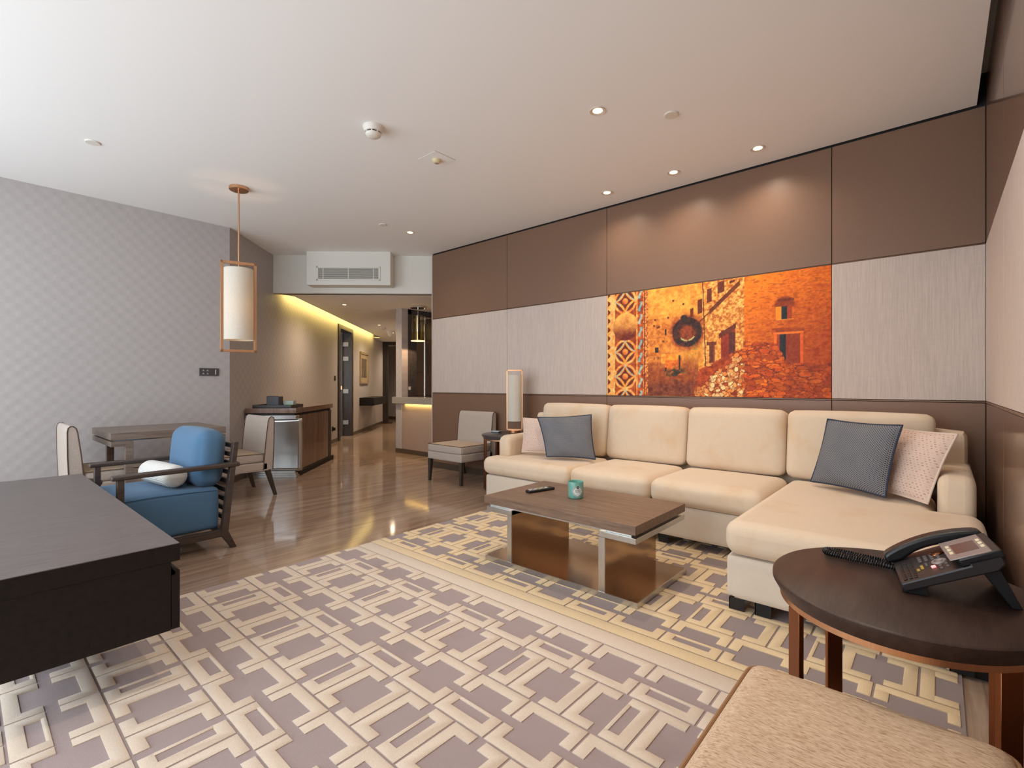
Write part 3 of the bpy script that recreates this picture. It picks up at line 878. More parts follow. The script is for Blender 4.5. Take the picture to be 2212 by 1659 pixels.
# ------------------------------------------------------------------ round side tables
def round_table(label, cx, cy, R, H, topmat, legs, rs=None, ry=None, leg_r=None, ring=True, leg_w=.0225):
    t = thing('round_side_table', label, 'side table', (cx, cy, 0))
    ky = (ry or R) / R
    top = MB().lathe([(0, H), (R - .005, H), (R, H - .004), (R, H - .014), (R - .016, H - .042), (0, H - .042)], n=72)
    top.v = [(x, y * ky, z) for x, y, z in top.v]
    obj('tabletop', top, topmat, t, local=True, smooth=40)
    Rr = R - .021
    rg = MB().lathe([(Rr - .012, H - .056), (Rr + .004, H - .056), (Rr + .004, H - .0425), (Rr - .012, H - .0425)], n=64, close=True)
    rg.v = [(x, y * ky, z) for x, y, z in rg.v]
    obj('rim_ring', rg, M['copper'], t, local=True)
    for a in legs:
        a = math.radians(a); m = MB(); m.box(-.008, -leg_w, .026, .004, leg_w, H - .0562)
        m.xf(Matrix.Translation((Rr * math.cos(a), ky * Rr * math.sin(a), 0)) @ Matrix.Rotation(a, 4, 'Z'))
        obj('leg', m, M['bronze'], t, local=True, bevel=.001)
    if ring:
        fr = MB().lathe([(Rr - .03, .0145), (Rr + .004, .0145), (Rr + .004, .026), (Rr - .03, .026)], n=64, close=True)
        fr.v = [(x, y * ky, z) for x, y, z in fr.v]
        obj('floor_ring', fr, M['bronze'], t, local=True)
    return t
M['greytop'] = lacquer('grey_lacquer_top', (72, 68, 68), .22)
pt = round_table('dark oak round side table on bronze legs carrying the desk phone', -.072, 1.553, .28, .60, M['phonewood'], (-139, -47, 43, 131), ry=.303, leg_r=.262)
st = round_table('grey-topped round side table with bronze leg between slipper chair and sofa', -3.455, 3.885, .283, .58, M['greytop'], (244, 334, 64, 154), leg_w=.034)
lt = round_table('small dark round side table showing behind the console beside the blue armchair', -4.545, .445, .255, .415, M['phonewood'], (62, 152, 242, 332), leg_r=.235)

ot = thing('ottoman', 'tan flecked upholstered ottoman in the bottom right foreground', 'ottoman', (-.115, .99, 0))
def otto_mat():
    t = NT('tan_tweed')
    v = t.coord('Object', (.16, 1, 1), (0, 0, math.radians(4)))
    a = t.noise(v, 520, 2, .6); b = t.noise(v, 190, 2, .6)
    f = t.math('ADD', t.math('MULTIPLY', a, .7), t.math('MULTIPLY', b, .3))
    col = t.ramp(f, [(.32, s2l((160, 126, 98))), (.5, s2l((204, 177, 149))), (.68, s2l((226, 203, 177)))])
    t.bump(a, .4, .0012)
    return t.set(Base_Color=col, Roughness=.9, Specular_IOR_Level=.15)
M['tweed'] = otto_mat()
obj('seat_cushion', MB().soft(-.336, .735, .33, .106, 1.25, .455, .035, (0, 0, .008), 16), M['tweed'], ot)
obj('seat_base', MB().box(-.328, .743, .25, .098, 1.24, .335), M['tweed'], ot, bevel=.012, seg=3)
def rrect(x0, y0, x1, y1, r, z, n=6):
    pts = []
    for cx, cy, a0 in ((x1 - r, y1 - r, 0), (x0 + r, y1 - r, 90), (x0 + r, y0 + r, 180), (x1 - r, y0 + r, 270)):
        for i in range(n + 1):
            a = math.radians(a0 + 90 * i / n); pts.append((cx + r * math.cos(a), cy + r * math.sin(a), z))
    return pts
obj('piping', MB().tube(rrect(-.336, .735, .106, 1.25, .035, .435), .0042, 8, True), plain('tan_piping', (150, 112, 78), .8), ot)
for x in (-.3, .07):
    for y in (.775, 1.205):
        obj('leg', MB().hexa([(x - .014, y - .014, RZ), (x + .014, y - .014, RZ), (x + .014, y + .014, RZ), (x - .014, y + .014, RZ)], [(x - .022, y - .022, .255), (x + .022, y - .022, .255), (x + .022, y + .022, .255), (x - .022, y + .022, .255)]), M['chairwood'], ot)

# ------------------------------------------------------------------ desk phone
PH = thing('desk_phone', 'black desk telephone with silver display panel on the dark round table', 'telephone', (-.080, 1.600, .6015), math.radians(8.5))
# local frame: x = depth away from the user, y = across (left +), z up; the face tilts back
tilt = math.radians(27)
PH.scale = (.97, .97, .97); PH.matrix_basis = PH.matrix_basis @ Matrix.Scale(.97, 4)
PT = Matrix.Rotation(-tilt, 4, 'Y')
PT.translation = Vector((0, 0, .0125))
def ppart(name, m, mat, bevel=.003, seg=2, parent=None):
    m.xf(PT)
    return obj(name, m, mat, parent or PH, local=True, bevel=bevel, seg=seg)
hw = .108
body = MB(); body.prism([(0, -.012), (.195, -.012), (.215, 0), (.215, .026), (.15, .026), (.15, .014), (0, .010)], -hw, hw, 'y')
ppart('phone_body', body, M['phonebody'], .004)
ppart('display_housing', MB().box(.135, -hw, .014, .222, .052, .034), M['cordblack'], .004)
ppart('display_bezel', MB().box(.120, -hw + .004, .0325, .205, .046, .0355), M['phonesilver'], .003)
ppart('screen', MB().box(.139, -.070, .0353, .188, .004, .0362), M['screen'], 0)
for i in range(3):
    for xx in (.128, .193):
        ppart('soft_key', MB().box(xx, -.066 + i * .026, .0353, xx + .008, -.050 + i * .026, .0375), M['keycream'], .0008)
for r in range(4):
    for k in range(3):
        ppart('key', MB().box(.058 + r * .014, .002 + k * .016, .012, .066 + r * .014, .012 + k * .016, .0155), M['key'], .0008)
for r in range(3):
    for k in range(10):
        ppart('letter_key', MB().box(.010 + r * .012, -.094 + k * .0128, .0105, .018 + r * .012, -.0855 + k * .0128, .0135), M['cordblack'], .0008)
nav = MB().lathe([(.0, .0148), (.006, .0148), (.007, .0125), (.009, .0125), (.011, .0155), (.016, .0155), (.018, .0125)], n=28); nav.xf(Matrix.Translation((.100, -.020, 0)))
ppart('navigation_ring', nav, M['phonesilver'], 0)
ppart('message_lamp', MB().box(.078, -.058, .0115, .088, -.046, .0155), M['red'], .001)
ppart('yellow_key', MB().box(.056, -.050, .0115, .063, -.024, .0148), M['keyyellow'], .001)
ppart('yellow_key', MB().box(.046, -.058, .0115, .053, -.044, .0148), M['keyyellow'], .001)
ppart('function_key', MB().box(.068, -.034, .0115, .074, -.012, .0145), M['key'], .001)
for xx, yy in ((.094, -.06), (.108, -.075), (.094, -.08), (.108, -.055)):
    ppart('function_key', MB().box(xx, yy, .012, xx + .007, yy + .011, .0155), M['key'], .001)
# handset along the left edge
hs = MB()
prof = []
n = 18
top = []; bot = []
for i in range(n + 1):
    u = i / n; x = -.012 + u * .232
    arch = math.sin(PI * u)
    top.append((x, .034 + .021 * arch ** .7))
    bot.append((x, .012 + .016 * max(0, math.sin(PI * min(1, max(0, (u - .2) / .58)))) ** .6))
prof = bot + top[::-1]
hs.prism(prof, .060, .106, 'y')
ppart('handset', hs, M['cordblack'], .008, 3)
ppart('speaker_grille', MB().lathe([(0, .0165), (.012, .0165), (.014, .0145), (.017, .0145), (.018, .012)], n=24).xf(Matrix.Translation((.105, .044, .001))) or MB(), M['bronze'], 0)
stand = MB(); stand.hexa([(.205, -.085, 0), (.225, -.085, 0), (.225, .085, 0), (.205, .085, 0)], [(.150, -.085, .086), (.178, -.085, .104), (.178, .085, .104), (.150, .085, .086)])
obj('stand', stand, M['cordblack'], PH, local=True, bevel=.002)
stand2 = MB(); stand2.hexa([(.0, -.1, 0), (.05, -.1, 0), (.05, .1, 0), (.0, .1, 0)], [(.0, -.1, .012), (.05, -.1, .03), (.05, .1, .03), (.0, .1, .012)])
obj('front_foot', stand2, M['cordblack'], PH, local=True)
# coiled cord lying on the table (world points into local)
PHi = PH.matrix_basis.inverted()
path = [(-.085, 1.690, .640), (-.105, 1.70, .6135), (-.150, 1.703, .6108), (-.215, 1.712, .6108), (-.243, 1.712, .6108), (-.252, 1.694, .6108), (-.238, 1.676, .6108), (-.190, 1.668, .6108), (-.140, 1.665, .6108), (-.110, 1.66, .6118), (-.085, 1.655, .6125)]
def catmull(P, m):
    P = [Vector(p) for p in P]; out = []
    for i in range(len(P) - 1):
        p0, p1, p2, p3 = P[max(i - 1, 0)], P[i], P[i + 1], P[min(i + 2, len(P) - 1)]
        for k in range(m):
            t = k / m
            out.append(.5 * ((2 * p1) + (p2 - p0) * t + (2 * p0 - 5 * p1 + 4 * p2 - p3) * t * t + (3 * p1 - p0 - 3 * p2 + p3) * t ** 3))
    out.append(P[-1]); return out
cl = catmull(path, 60)
L = [0]
for a, b in zip(cl, cl[1:]): L.append(L[-1] + (b - a).length)
coil = []
for i, p in enumerate(cl):
    d = (cl[min(i + 1, len(cl) - 1)] - cl[max(i - 1, 0)]).normalized()
    u = d.cross(Vector((0, 0, 1))).normalized(); w = u.cross(d)
    a = 2 * PI * L[i] / .0058
    coil.append(PHi @ (p + (u * math.cos(a) + w * math.sin(a)) * .0066))
# resample finely so each turn is round
fine = []
tot = L[-1]; NN = int(tot / .0058 * 14)
j = 0
for q in range(NN + 1):
    s = tot * q / NN
    while j < len(L) - 2 and L[j + 1] < s: j += 1
    f = (s - L[j]) / max(1e-9, L[j + 1] - L[j]); p = cl[j].lerp(cl[j + 1], f)
    d = (cl[min(j + 2, len(cl) - 1)] - cl[max(j - 1, 0)]).normalized()
    u = d.cross(Vector((0, 0, 1))).normalized(); w = u.cross(d)
    a = 2 * PI * s / .0058
    fine.append(PHi @ (p + (u * math.cos(a) + w * math.sin(a)) * .0066))
obj('coiled_cord', MB().tube(fine, .0023, 6), M['cordblack'], PH, local=True)

# cable behind the phone table
cab = catmull([(.212, 2.26, .06), (.20, 2.28, .006), (.165, 2.33, .006), (.142, 2.41, .006), (.155, 2.45, .006), (.185, 2.40, .006), (.21, 2.36, .05)], 10)
tag(obj('power_cable', MB().tube(cab, .005, 8), M['cordblack']), 'black cable looped on the floor by the sofa foot at the right wall', 'cable')

# ------------------------------------------------------------------ television console (left foreground)
cs = thing('media_console', 'long dark brown console with drawers in the left foreground', 'console', (-3.165, .30, 0))
X0, X1 = -4.225, -2.105
obj('console_top', MB().box(X0, .045, .456, X1, .545, .52), M['console_top'], cs, bevel=.0015)
obj('console_end', MB().box(X1, .044, .456, X1 + .0015, .546, .517), M['ebony'], cs)
obj('console_body', MB().box(X0 + .001, .05, .205, X1 - .001, .519, .456), M['ebony'], cs, bevel=.0015)
dw = (X1 - X0) / 3
for k in range(3):
    a = X0 + k * dw + .002; b = a + dw - .004
    m = MB(); m.prism([(.5205, .207), (.5465, .207), (.5465, .418), (.5215, .437), (.5205, .432), (.533, .415), (.533, .405), (.5205, .405)], a, b, 'x')
    obj('drawer_front', m, M['ebony'], cs, bevel=.0012)
for x in (-3.75, -2.75):
    obj('plinth', MB().box(x - .12, .12, RZ + .001, x + .12, .42, .205), M['ebony'], cs)

# ------------------------------------------------------------------ bar cabinet at the diagonal wall
bc = thing('bar_cabinet', 'brown veneer bar cabinet with brushed steel end by the diagonal wall', 'cabinet', tuple(B45), R45)
S0, S1, O0, O1 = .345, 1.80, .012, .60    # along the wall / out from it (local y = -out)
def cb(m): return m
obj('cabinet_top', MB().box(S0, -O1, .765, S1, -O0, .823), M['cabinetwood'], bc, local=True, bevel=.0015)
obj('top_recess', MB().box(S0 + .03, -O1 + .03, .735, S1 - .03, -O0, .765), M['dark'], bc, local=True)
obj('steel_cap', MB().box(S0 - .002, -O1 - .002, .722, S0 + .10, -O0, .738).box(S0 + .004, -O1 + .004, .69, S0 + .10, -O0, .722), M['steel_h'], bc, local=True, bevel=.002)
obj('cabinet_body', MB().box(S0 + .08, -O1 + .035, .066, S1 - .05, -O0, .735), M['cabinetwood'], bc, local=True)
# steel end: shallow curved sheet flaring at the front corner
m = MB(); vs = []; fs = []
NA, NB = 10, 16
for i in range(NA + 1):
    for j in range(NB + 1):
        u = i / NA; v = j / NB
        flare = (.05 * (abs(v - .5) * 2) ** 4)
        vs.append((S0 + .045 - .03 * math.sin(PI * v) * 0 + .02 * (v - .5) ** 2 * 4 * -1 + .02, -(O0 + .01 + (O1 + .045 - O0) * u), .075 + (.69 - .075) * v + (.012 * (u ** 3) if v > .9 else 0)))
for i in range(NA):
    for j in range(NB):
        a = i * (NB + 1) + j; fs.append((a, a + NB + 1, a + NB + 2, a + 1))
m.add(vs, fs)
ep = obj('steel_end_panel', m, M['steel_h'], bc, local=True, smooth=80)
sl = ep.modifiers.new('thickness', 'SOLIDIFY'); sl.thickness = .012; sl.offset = 0
obj('steel_base', MB().box(S0 - .004, -O1 - .004, .0, S0 + .10, -O0, .03).box(S0 + .006, -O1 + .006, .03, S0 + .10, -O0, .05).box(S0 + .02, -O1 + .02, .05, S0 + .10, -O0, .075), M['steel_h'], bc, local=True, bevel=.002)
obj('plinth', MB().box(S0 + .10, -O1 - .005, 0, S1 + .02, -O0, .06), M['ebony'], bc, local=True, bevel=.002)
obj('front_frame', MB().box(S0 + .08, -O1 + .015, .06, S0 + .10, -O1 + .035, .735).box(S1 - .15, -O1 + .01, .06, S1 - .05, -O1 + .035, .735), M['doorframe'], bc, local=True)
dwid = (S1 - .15 - S0 - .10) / 3
for k in range(3):
    obj('door', MB().box(S0 + .101 + k * dwid, -O1 + .016, .066, S0 + .099 + (k + 1) * dwid, -O1 + .034, .73), M['cabinetwood'], bc, local=True, bevel=.0012)

ty = thing('serving_tray', 'black leatherette tray at the near end of the bar cabinet', 'tray', tuple(w45(.58, .305, .8235)), R45)
tm = MB().box(-.20, -.225, 0, .20, .225, .006).box(-.20, -.225, .006, -.186, .225, .038).box(.186, -.225, .006, .20, .225, .038).box(-.186, -.225, .006, .186, -.211, .038).box(-.186, .211, .006, .186, .225, .038)
obj('tray_body', tm, M['tray'], ty, local=True, bevel=.002)
tb = thing('tissue_box', 'grey leatherette tissue box standing in the black tray', 'tissue box', tuple(w45(.52, .285, .8298)), R45)
m = MB(); m.box(-.065, -.075, 0, .065, .075, .135)
obj('box_cover', m, M['leatherette'], tb, local=True, bevel=.012, seg=3)
obj('box_slot', MB().box(-.04, -.012, .135, .04, .012, .1356), M['dark'], tb, local=True)
gb = thing('tea_box', 'pale green and white carton beside the tissue box in the tray', 'box', tuple(w45(.60, .415, .8298)), R45)
obj('carton', MB().box(-.05, -.075, 0, .05, .04, .075), plain('pale_card', (176, 188, 182), .6), gb, local=True, bevel=.001)
obj('carton_mark', MB().box(-.051, -.05, .008, -.0502, .01, .035), plain('green_ink', (120, 196, 110), .6), gb, local=True)

# ------------------------------------------------------------------ lanterns
def lantern_frame(w, z0, z1, bar, dep):
    m = MB()
    m.box(-w / 2, -dep / 2, z0, w / 2, dep / 2, z0 + bar).box(-w / 2, -dep / 2, z1 - bar, w / 2, dep / 2, z1)
    m.box(-w / 2, -dep / 2, z0, -w / 2 + bar, dep / 2, z1).box(w / 2 - bar, -dep / 2, z0, w / 2, dep / 2, z1)
    return m
pl = thing('pendant_lantern', 'hanging pendant lantern with white cylinder shade in a copper rectangular frame', 'pendant lamp', (-4.668, 1.656, 1.39), math.radians(74))
obj('canopy', MB().lathe([(0, 1.432), (.074, 1.432), (.078, 1.436), (.078, 1.458), (0, 1.459)], n=40), M['copper'], pl, local=True)
obj('rod', MB().cyl((0, 0, .80), (0, 0, 1.434), .007, n=14).cyl((0, 0, .72), (0, 0, .80), .004, n=10), M['copper'], pl, local=True)
obj('frame', lantern_frame(.282, 0, .80, .022, .03), M['copper'], pl, local=True, bevel=.001)
sh = MB().lathe([(.117, .108), (.117, .735)], n=56); sh.lathe([(.1155, .735), (.1155, .108)], n=56)
obj('shade', sh, M['shade'], pl, local=True, smooth=60)
obj('bulb', MB().lathe([(0, .34), (.02, .345), (.03, .37), (.026, .40), (.012, .43), (.012, .46), (0, .46)], n=20), emit('lantern_bulb', (255, 190, 110), 8), pl, local=True)

tl = thing('table_lamp', 'slim table lamp with white cylinder shade in a copper frame on the round side table', 'table lamp', (-3.45, 3.985, .5805), math.radians(35))
obj('lamp_base', MB().lathe([(0, 0), (.062, 0), (.064, .004), (.064, .016), (.058, .02), (.064, .024), (.064, .03), (0, .032)], n=44), M['copper'], tl, local=True)
obj('frame', lantern_frame(.178, .03, .685, .016, .03), M['copper'], tl, local=True, bevel=.001)
sh = MB().lathe([(.079, .13), (.0775, .625)], n=48); sh.lathe([(.076, .625), (.0775, .13)], n=48)
obj('shade', sh, M['shade'], tl, local=True, smooth=60)

ash = thing('soap_dish', 'small white ceramic dish on the grey round side table', 'dish', (-3.66, 3.92, .5805), .3)
dsh = MB(); dsh.hexa([(-.035, -.028, 0), (.035, -.028, 0), (.035, .028, 0), (-.035, .028, 0)], [(-.055, -.045, .016), (.055, -.045, .016), (.055, .045, .016), (-.055, .045, .016)])
obj('dish', dsh, plain('white_ceramic', (214, 222, 226), .2), ash, local=True, bevel=.004)
obj('dish_well', MB().box(-.045, -.036, .0161, .045, .036, .0166), plain('dish_inside', (186, 196, 202), .25), ash, local=True)

# glass pendant over the bar
gp = thing('glass_pendant', 'tinted glass cylinder pendant with chrome core above the granite bar', 'pendant lamp', (-6.19, 4.816, 1.79))
obj('canopy', MB().lathe([(0, .52), (.12, .52), (.125, .525), (.12, .548), (0, .549)], n=40), M['chrome'], gp, local=True)
obj('stem', MB().cyl((0, 0, .35), (0, 0, .522), .005, n=10), M['chrome'], gp, local=True)
obj('core', MB().cyl((0, 0, .02), (0, 0, .40), .028, n=24), M['chrome'], gp, local=True)
g = MB().lathe([(.105, .008), (.105, .405)], n=48)
obj('glass_cylinder', g, M['glass'], gp, local=True, smooth=60)
obj('chrome_sleeve', MB().lathe([(.101, .008), (.101, .15)], n=48), glass_mat('amber_sleeve', (236, 222, 190)), gp, local=True, smooth=60)
obj('lamp_disc', MB().disc(0, 0, .012, .06, 28, 0, False), M['bulb'], gp, local=True)
obj('glass_rim', MB().lathe([(.103, 0), (.107, 0), (.107, .008), (.103, .008)], n=48, close=True), emit('lit_rim', (255, 205, 140), 3), gp, local=True)

# ------------------------------------------------------------------ ceiling fittings
def downlight(x, y, z, label, grp, r=.05):
    t = thing('downlight', label, 'downlight', (x, y, z - .006), 0, grp)
    obj('trim_ring', MB().lathe([(r * .62, .0045), (r * .80, .002), (r, 0), (r, .0058), (r * .62, .0058)], n=36, close=True), M['trimwhite'], t, local=True)
    obj('lamp', MB().disc(0, 0, .0042, r * .62, 28, 0, False), M['downlight'], t, local=True)
    return t
for x, y, l in ((-1.638, 2.70, 'largest recessed downlight, nearest the camera in the main ceiling'), (-1.007, 3.907, 'rightmost recessed downlight in the row above the sofa wall'), (-1.642, 3.893, 'middle recessed downlight in the row above the sofa wall'),
                (-2.272, 3.906, 'leftmost recessed downlight in the row above the sofa wall'), (-4.563, 3.438, 'recessed downlight in the main ceiling close to the white bulkhead')):
    downlight(x, y, ZC, l, 'main ceiling downlights')
for x, y, l in ((-6.901, 3.957, 'recessed downlight nearest the bulkhead in the corridor ceiling'), (-8.705, 5.774, 'second recessed downlight along the corridor ceiling'), (-9.778, 6.856, 'third recessed downlight along the corridor ceiling, by the sprinkler'), (-11.35, 8.55, 'farthest recessed downlight at the corridor end')):
    downlight(x, y, ZL, l, 'corridor downlights', .045)
for x, y, z, r, l in ((-1.302, 3.051, ZC, .045, 'white sprinkler cover disc to the right of the largest downlight'), (-4.563, 3.073, ZC, .04, 'white sprinkler cover disc near the bulkhead'), (-4.588, .653, ZC, .045, 'white sprinkler cover disc at the left of the ceiling'), (-7.252, 4.393, ZL, .04, 'white sprinkler cover disc in the corridor ceiling')):
    o = obj('ceiling_sprinkler', MB().lathe([(0, -.009), (r - .004, -.009), (r, -.006), (r, -.0005), (0, -.0005)], n=32), M['offwhite']); o.location = (x, y, z); tag(o, l, 'sprinkler', 'sprinkler covers')
sd = thing('smoke_detector', 'white round smoke detector on the ceiling left of the access hatch', 'smoke detector', (-2.885, 1.868, ZC - .075))
obj('detector_base', MB().lathe([(0, .0745), (.068, .0745), (.068, .060), (.060, .048), (.056, .040), (.056, .036), (0, .036)], n=44), M['offwhite'], sd, local=True)
obj('vent_band', MB().cyl((0, 0, .026), (0, 0, .036), .046, n=36), M['dark'], sd, local=True)
for k in range(8):
    a = 2 * PI * k / 8
    obj('vent_rib', MB().box(.043, -.004, .025, .052, .004, .037).xf(Matrix.Rotation(a, 4, 'Z')), M['offwhite'], sd, local=True)
obj('detector_cap', MB().lathe([(0, 0), (.03, .002), (.046, .012), (.052, .022), (.052, .027), (0, .027)], n=44), M['offwhite'], sd, local=True, smooth=60)
ah = thing('ceiling_hatch', 'square ceiling access hatch with a round motion sensor at its centre', 'access hatch', (-2.932, 2.461, ZC - .0015))
obj('hatch_gap', MB().box(-.104, -.104, .001, .104, .104, .0014), plain('hatch_joint', (150, 146, 140), .8), ah, local=True)
obj('hatch_panel', MB().box(-.1015, -.1015, -.002, .1015, .1015, .001), M['ceiling'], ah, local=True)
obj('motion_sensor', MB().lathe([(0, -.030), (.016, -.030), (.018, -.030), (.026, -.026), (.034, -.014), (.036, -.002), (0, -.002)], n=32), plain('yellowed_plastic', (216, 200, 160), .45), ah, local=True, smooth=60)
obj('sensor_lens', MB().lathe([(0, -.0345), (.010, -.033), (.015, -.030), (0, -.0301)], n=24), plain('sensor_lens', (150, 144, 132), .3), ah, local=True)
ch_ = thing('ceiling_hatch', 'flush rectangular access hatch in the corridor ceiling behind the bulkhead', 'access hatch', (-6.60, 3.555, ZL - .0015), math.radians(45))
obj('hatch_frame', MB().box(-.20, -.165, .0, .20, .165, .0012), plain('hatch_edge', (230, 226, 214), .6), ch_, local=True)
obj('hatch_panel', MB().box(-.193, -.158, -.0012, .193, .158, .0), M['ceiling'], ch_, local=True)
cd2 = thing('smoke_detector', 'small white detector on the corridor ceiling between the downlights', 'smoke detector', (-9.06, 6.11, ZL - .05))
obj('detector_base', MB().lathe([(0, .0495), (.06, .0495), (.06, .03), (0, .03)], n=28), M['offwhite'], cd2, local=True)
obj('detector_cap', MB().lathe([(0, 0), (.03, .004), (.048, .02), (.05, .03), (0, .03)], n=28), M['offwhite'], cd2, local=True)
sp = thing('alarm_sounder', 'white cone-shaped sounder on the corridor ceiling', 'alarm', (-9.45, 6.56, ZL - .13))
obj('sounder_base', MB().cyl((0, 0, .115), (0, 0, .1295), .10, n=28), M['offwhite'], sp, local=True)
obj('sounder_cone', MB().cyl((0, 0, 0), (0, 0, .115), .03, .075, n=28), M['offwhite'], sp, local=True)

# ------------------------------------------------------------------ air vent box on the bulkhead
hd = Vector((-5.186 + 6.739, 4.271 - 2.831, 0)).normalized(); hn = Vector((hd.y, -hd.x, 0)); hang = math.atan2(hd.y, hd.x)
HB = Vector((-6.739, 2.831, 0))
vb = MB(); vb.box(.51, -.20, 2.412, 1.60, .012, ZC + .02)
tv = struct('trim_vent_housing', vb, M['white'], bevel=.002); tv.location = HB; tv.rotation_euler = (0, 0, hang)
av = thing('air_vent', 'white linear air conditioning grille on the bulkhead box', 'air vent', tuple(HB), hang)
vx0, vx1, vz0, vz1 = .635, 1.47, 2.47, 2.655
fm = MB(); fm.box(vx0, -.207, vz0, vx1, -.2005, vz0 + .022).box(vx0, -.207, vz1 - .022, vx1, -.2005, vz1).box(vx0, -.207, vz0, vx0 + .025, -.2005, vz1).box(vx1 - .025, -.207, vz0, vx1, -.2005, vz1)
obj('grille_frame', fm, M['white'], av, local=True, bevel=.001)
obj('grille_back', MB().box(vx0 + .02, -.2015, vz0 + .02, vx1 - .02, -.2004, vz1 - .02), plain('duct_dark', (70, 70, 66), .7), av, local=True)
for k in range(11):
    z = vz0 + .028 + k * .0125
    obj('louvre', MB().box(vx0 + .024, -.2055, z, vx1 - .024, -.2018, z + .005), M['white'], av, local=True)
for x in (vx0 + .09, (vx0 + vx1) / 2, vx1 - .09):
    obj('mullion', MB().box(x - .004, -.2065, vz0 + .022, x + .004, -.2018, vz1 - .022), M['white'], av, local=True)

# ------------------------------------------------------------------ small wall fittings
sw = thing('switch_panel', 'dark grey lighting control panel on the grey checkered wall', 'switch panel', (XL, 1.807, 1.24), PI / 2)
obj('plate', MB().box(-.093, -.012, -.041, .093, -.0005, .041), M['switchdark'], sw, local=True, bevel=.002)
obj('slider', MB().box(.056, -.0135, -.027, .066, -.012, .027), M['switchmark'], sw, local=True)
for x in (-.056, -.016):
    for z in (.016, -.018):
        obj('icon', MB().prism([(x - .012, z - .006), (x + .012, z - .006), (x + .012, z - .003), (x - .012, z - .003)], -.0128, -.012, 'y').prism([(x - .007, z - .001), (x + .007, z - .001), (x, z + .011)], -.0128, -.012, 'y'), M['switchmark'], sw, local=True)
p = w45(3.965, 0.0005, 1.23)
ls = thing('light_switch', 'small black switch on the corridor wall left of the open door', 'switch', tuple(p), R45)
obj('plate', MB().box(-.04, -.012, -.045, .04, -.0005, .045), M['cordblack'], ls, local=True, bevel=.002)
obj('rocker', MB().box(-.022, -.015, -.025, .022, -.012, .025), M['switchdark'], ls, local=True)
p = w45(3.82, 0.0005, .27)
so = thing('wall_socket', 'black wall socket with a plug low beside the corridor door', 'socket', tuple(p), R45)
obj('plate', MB().box(-.045, -.01, -.045, .045, -.0005, .045), M['cordblack'], so, local=True, bevel=.002)
obj('plug', MB().box(-.025, -.055, -.03, .02, -.01, .025), M['cordblack'], so, local=True, bevel=.004)
pf = thing('framed_picture', 'pale framed picture on the corridor wall above the floating console', 'picture', tuple(w45(6.3, .0005, 1.505)), R45)
m = MB(); m.box(-.40, -.035, -.375, .40, -.0005, -.32).box(-.40, -.035, .32, .40, -.0005, .375).box(-.40, -.035, -.32, -.345, -.0005, .32).box(.345, -.035, -.32, .40, -.0005, .32)
obj('picture_frame', m, plain('champagne_frame', (176, 156, 122), .4, .3), pf, local=True, bevel=.003)
obj('mat_board', MB().box(-.345, -.012, -.32, .345, -.0006, .32), plain('mat_board', (168, 150, 120), .8), pf, local=True)
def art_mat():
    t = NT('muted_print'); n = t.noise(t.coord('Object'), 6, 4, .6)
    return t.set(Base_Color=t.ramp(n, [(.35, s2l((60, 62, 52))), (.65, s2l((120, 104, 78)))]), Roughness=.25)
obj('print', MB().box(-.24, -.014, -.23, .24, -.0119, .22), art_mat(), pf, local=True)
fs_ = thing('floating_console', 'dark floating drawer console on the corridor wall below the picture', 'shelf', tuple(w45(6.6, .0005, .62)), R45)
obj('console_body', MB().box(-.72, -.32, 0, .72, -.0005, .185), M['ebony'], fs_, local=True, bevel=.003)
for a in (-.715, .002): obj('drawer_front', MB().box(a, -.335, .004, a + .713, -.3202, .181), M['ebony'], fs_, local=True, bevel=.002)

# ------------------------------------------------------------------ mural (flat printed picture in the panel field)
def vnoise(h, w, ny, nx, seed):
    r = np.random.RandomState(seed); gdat = r.rand(ny + 2, nx + 2)
    yy = np.linspace(0, ny, h); xx = np.linspace(0, nx, w)
    y0 = np.floor(yy).astype(int); x0 = np.floor(xx).astype(int)
    fy = (yy - y0)[:, None]; fx = (xx - x0)[None, :]
    fy = fy * fy * (3 - 2 * fy); fx = fx * fx * (3 - 2 * fx)
    a = gdat[np.ix_(y0, x0)]; b = gdat[np.ix_(y0, x0 + 1)]; c_ = gdat[np.ix_(y0 + 1, x0)]; d = gdat[np.ix_(y0 + 1, x0 + 1)]
    return (a * (1 - fx) + b * fx) * (1 - fy) + (c_ * (1 - fx) + d * fx) * fy
W_, H_ = 470, 246
V, U = np.meshgrid(np.linspace(0, 1, H_), np.linspace(0, 1, W_), indexing='ij')
def fbm(ny, nx, seed, o=4):
    s = 0; a = 1; tt = 0
    for k in range(o):
        s = s + a * vnoise(H_, W_, min(ny * 2 ** k, H_), min(nx * 2 ** k, W_), seed + k); tt += a; a *= .6
    return s / tt
img = np.zeros((H_, W_, 3))
def rgb(*c): return np.array(c, float)
def put(mask, col):
    mk = np.clip(mask, 0, 1)[..., None]
    img[:] = img * (1 - mk) + (col if isinstance(col, np.ndarray) else rgb(*col)) * mk
def tex(c0, c1, n): return rgb(*c0) * (1 - n[..., None]) + rgb(*c1) * n[..., None]
def sm(x, a, b): return np.clip((x - a) / (b - a), 0, 1)
def boxm(u0, v0, u1, v1): return ((U > u0) & (U < u1) & (V > v0) & (V < v1)).astype(float)
ASP = 1.866 / .978
n1 = fbm(9, 17, 1); n2 = fbm(34, 64, 11); n3 = fbm(70, 130, 21, 2); n4 = fbm(18, 24, 31)
st_ = sm(n2, .3, .7)
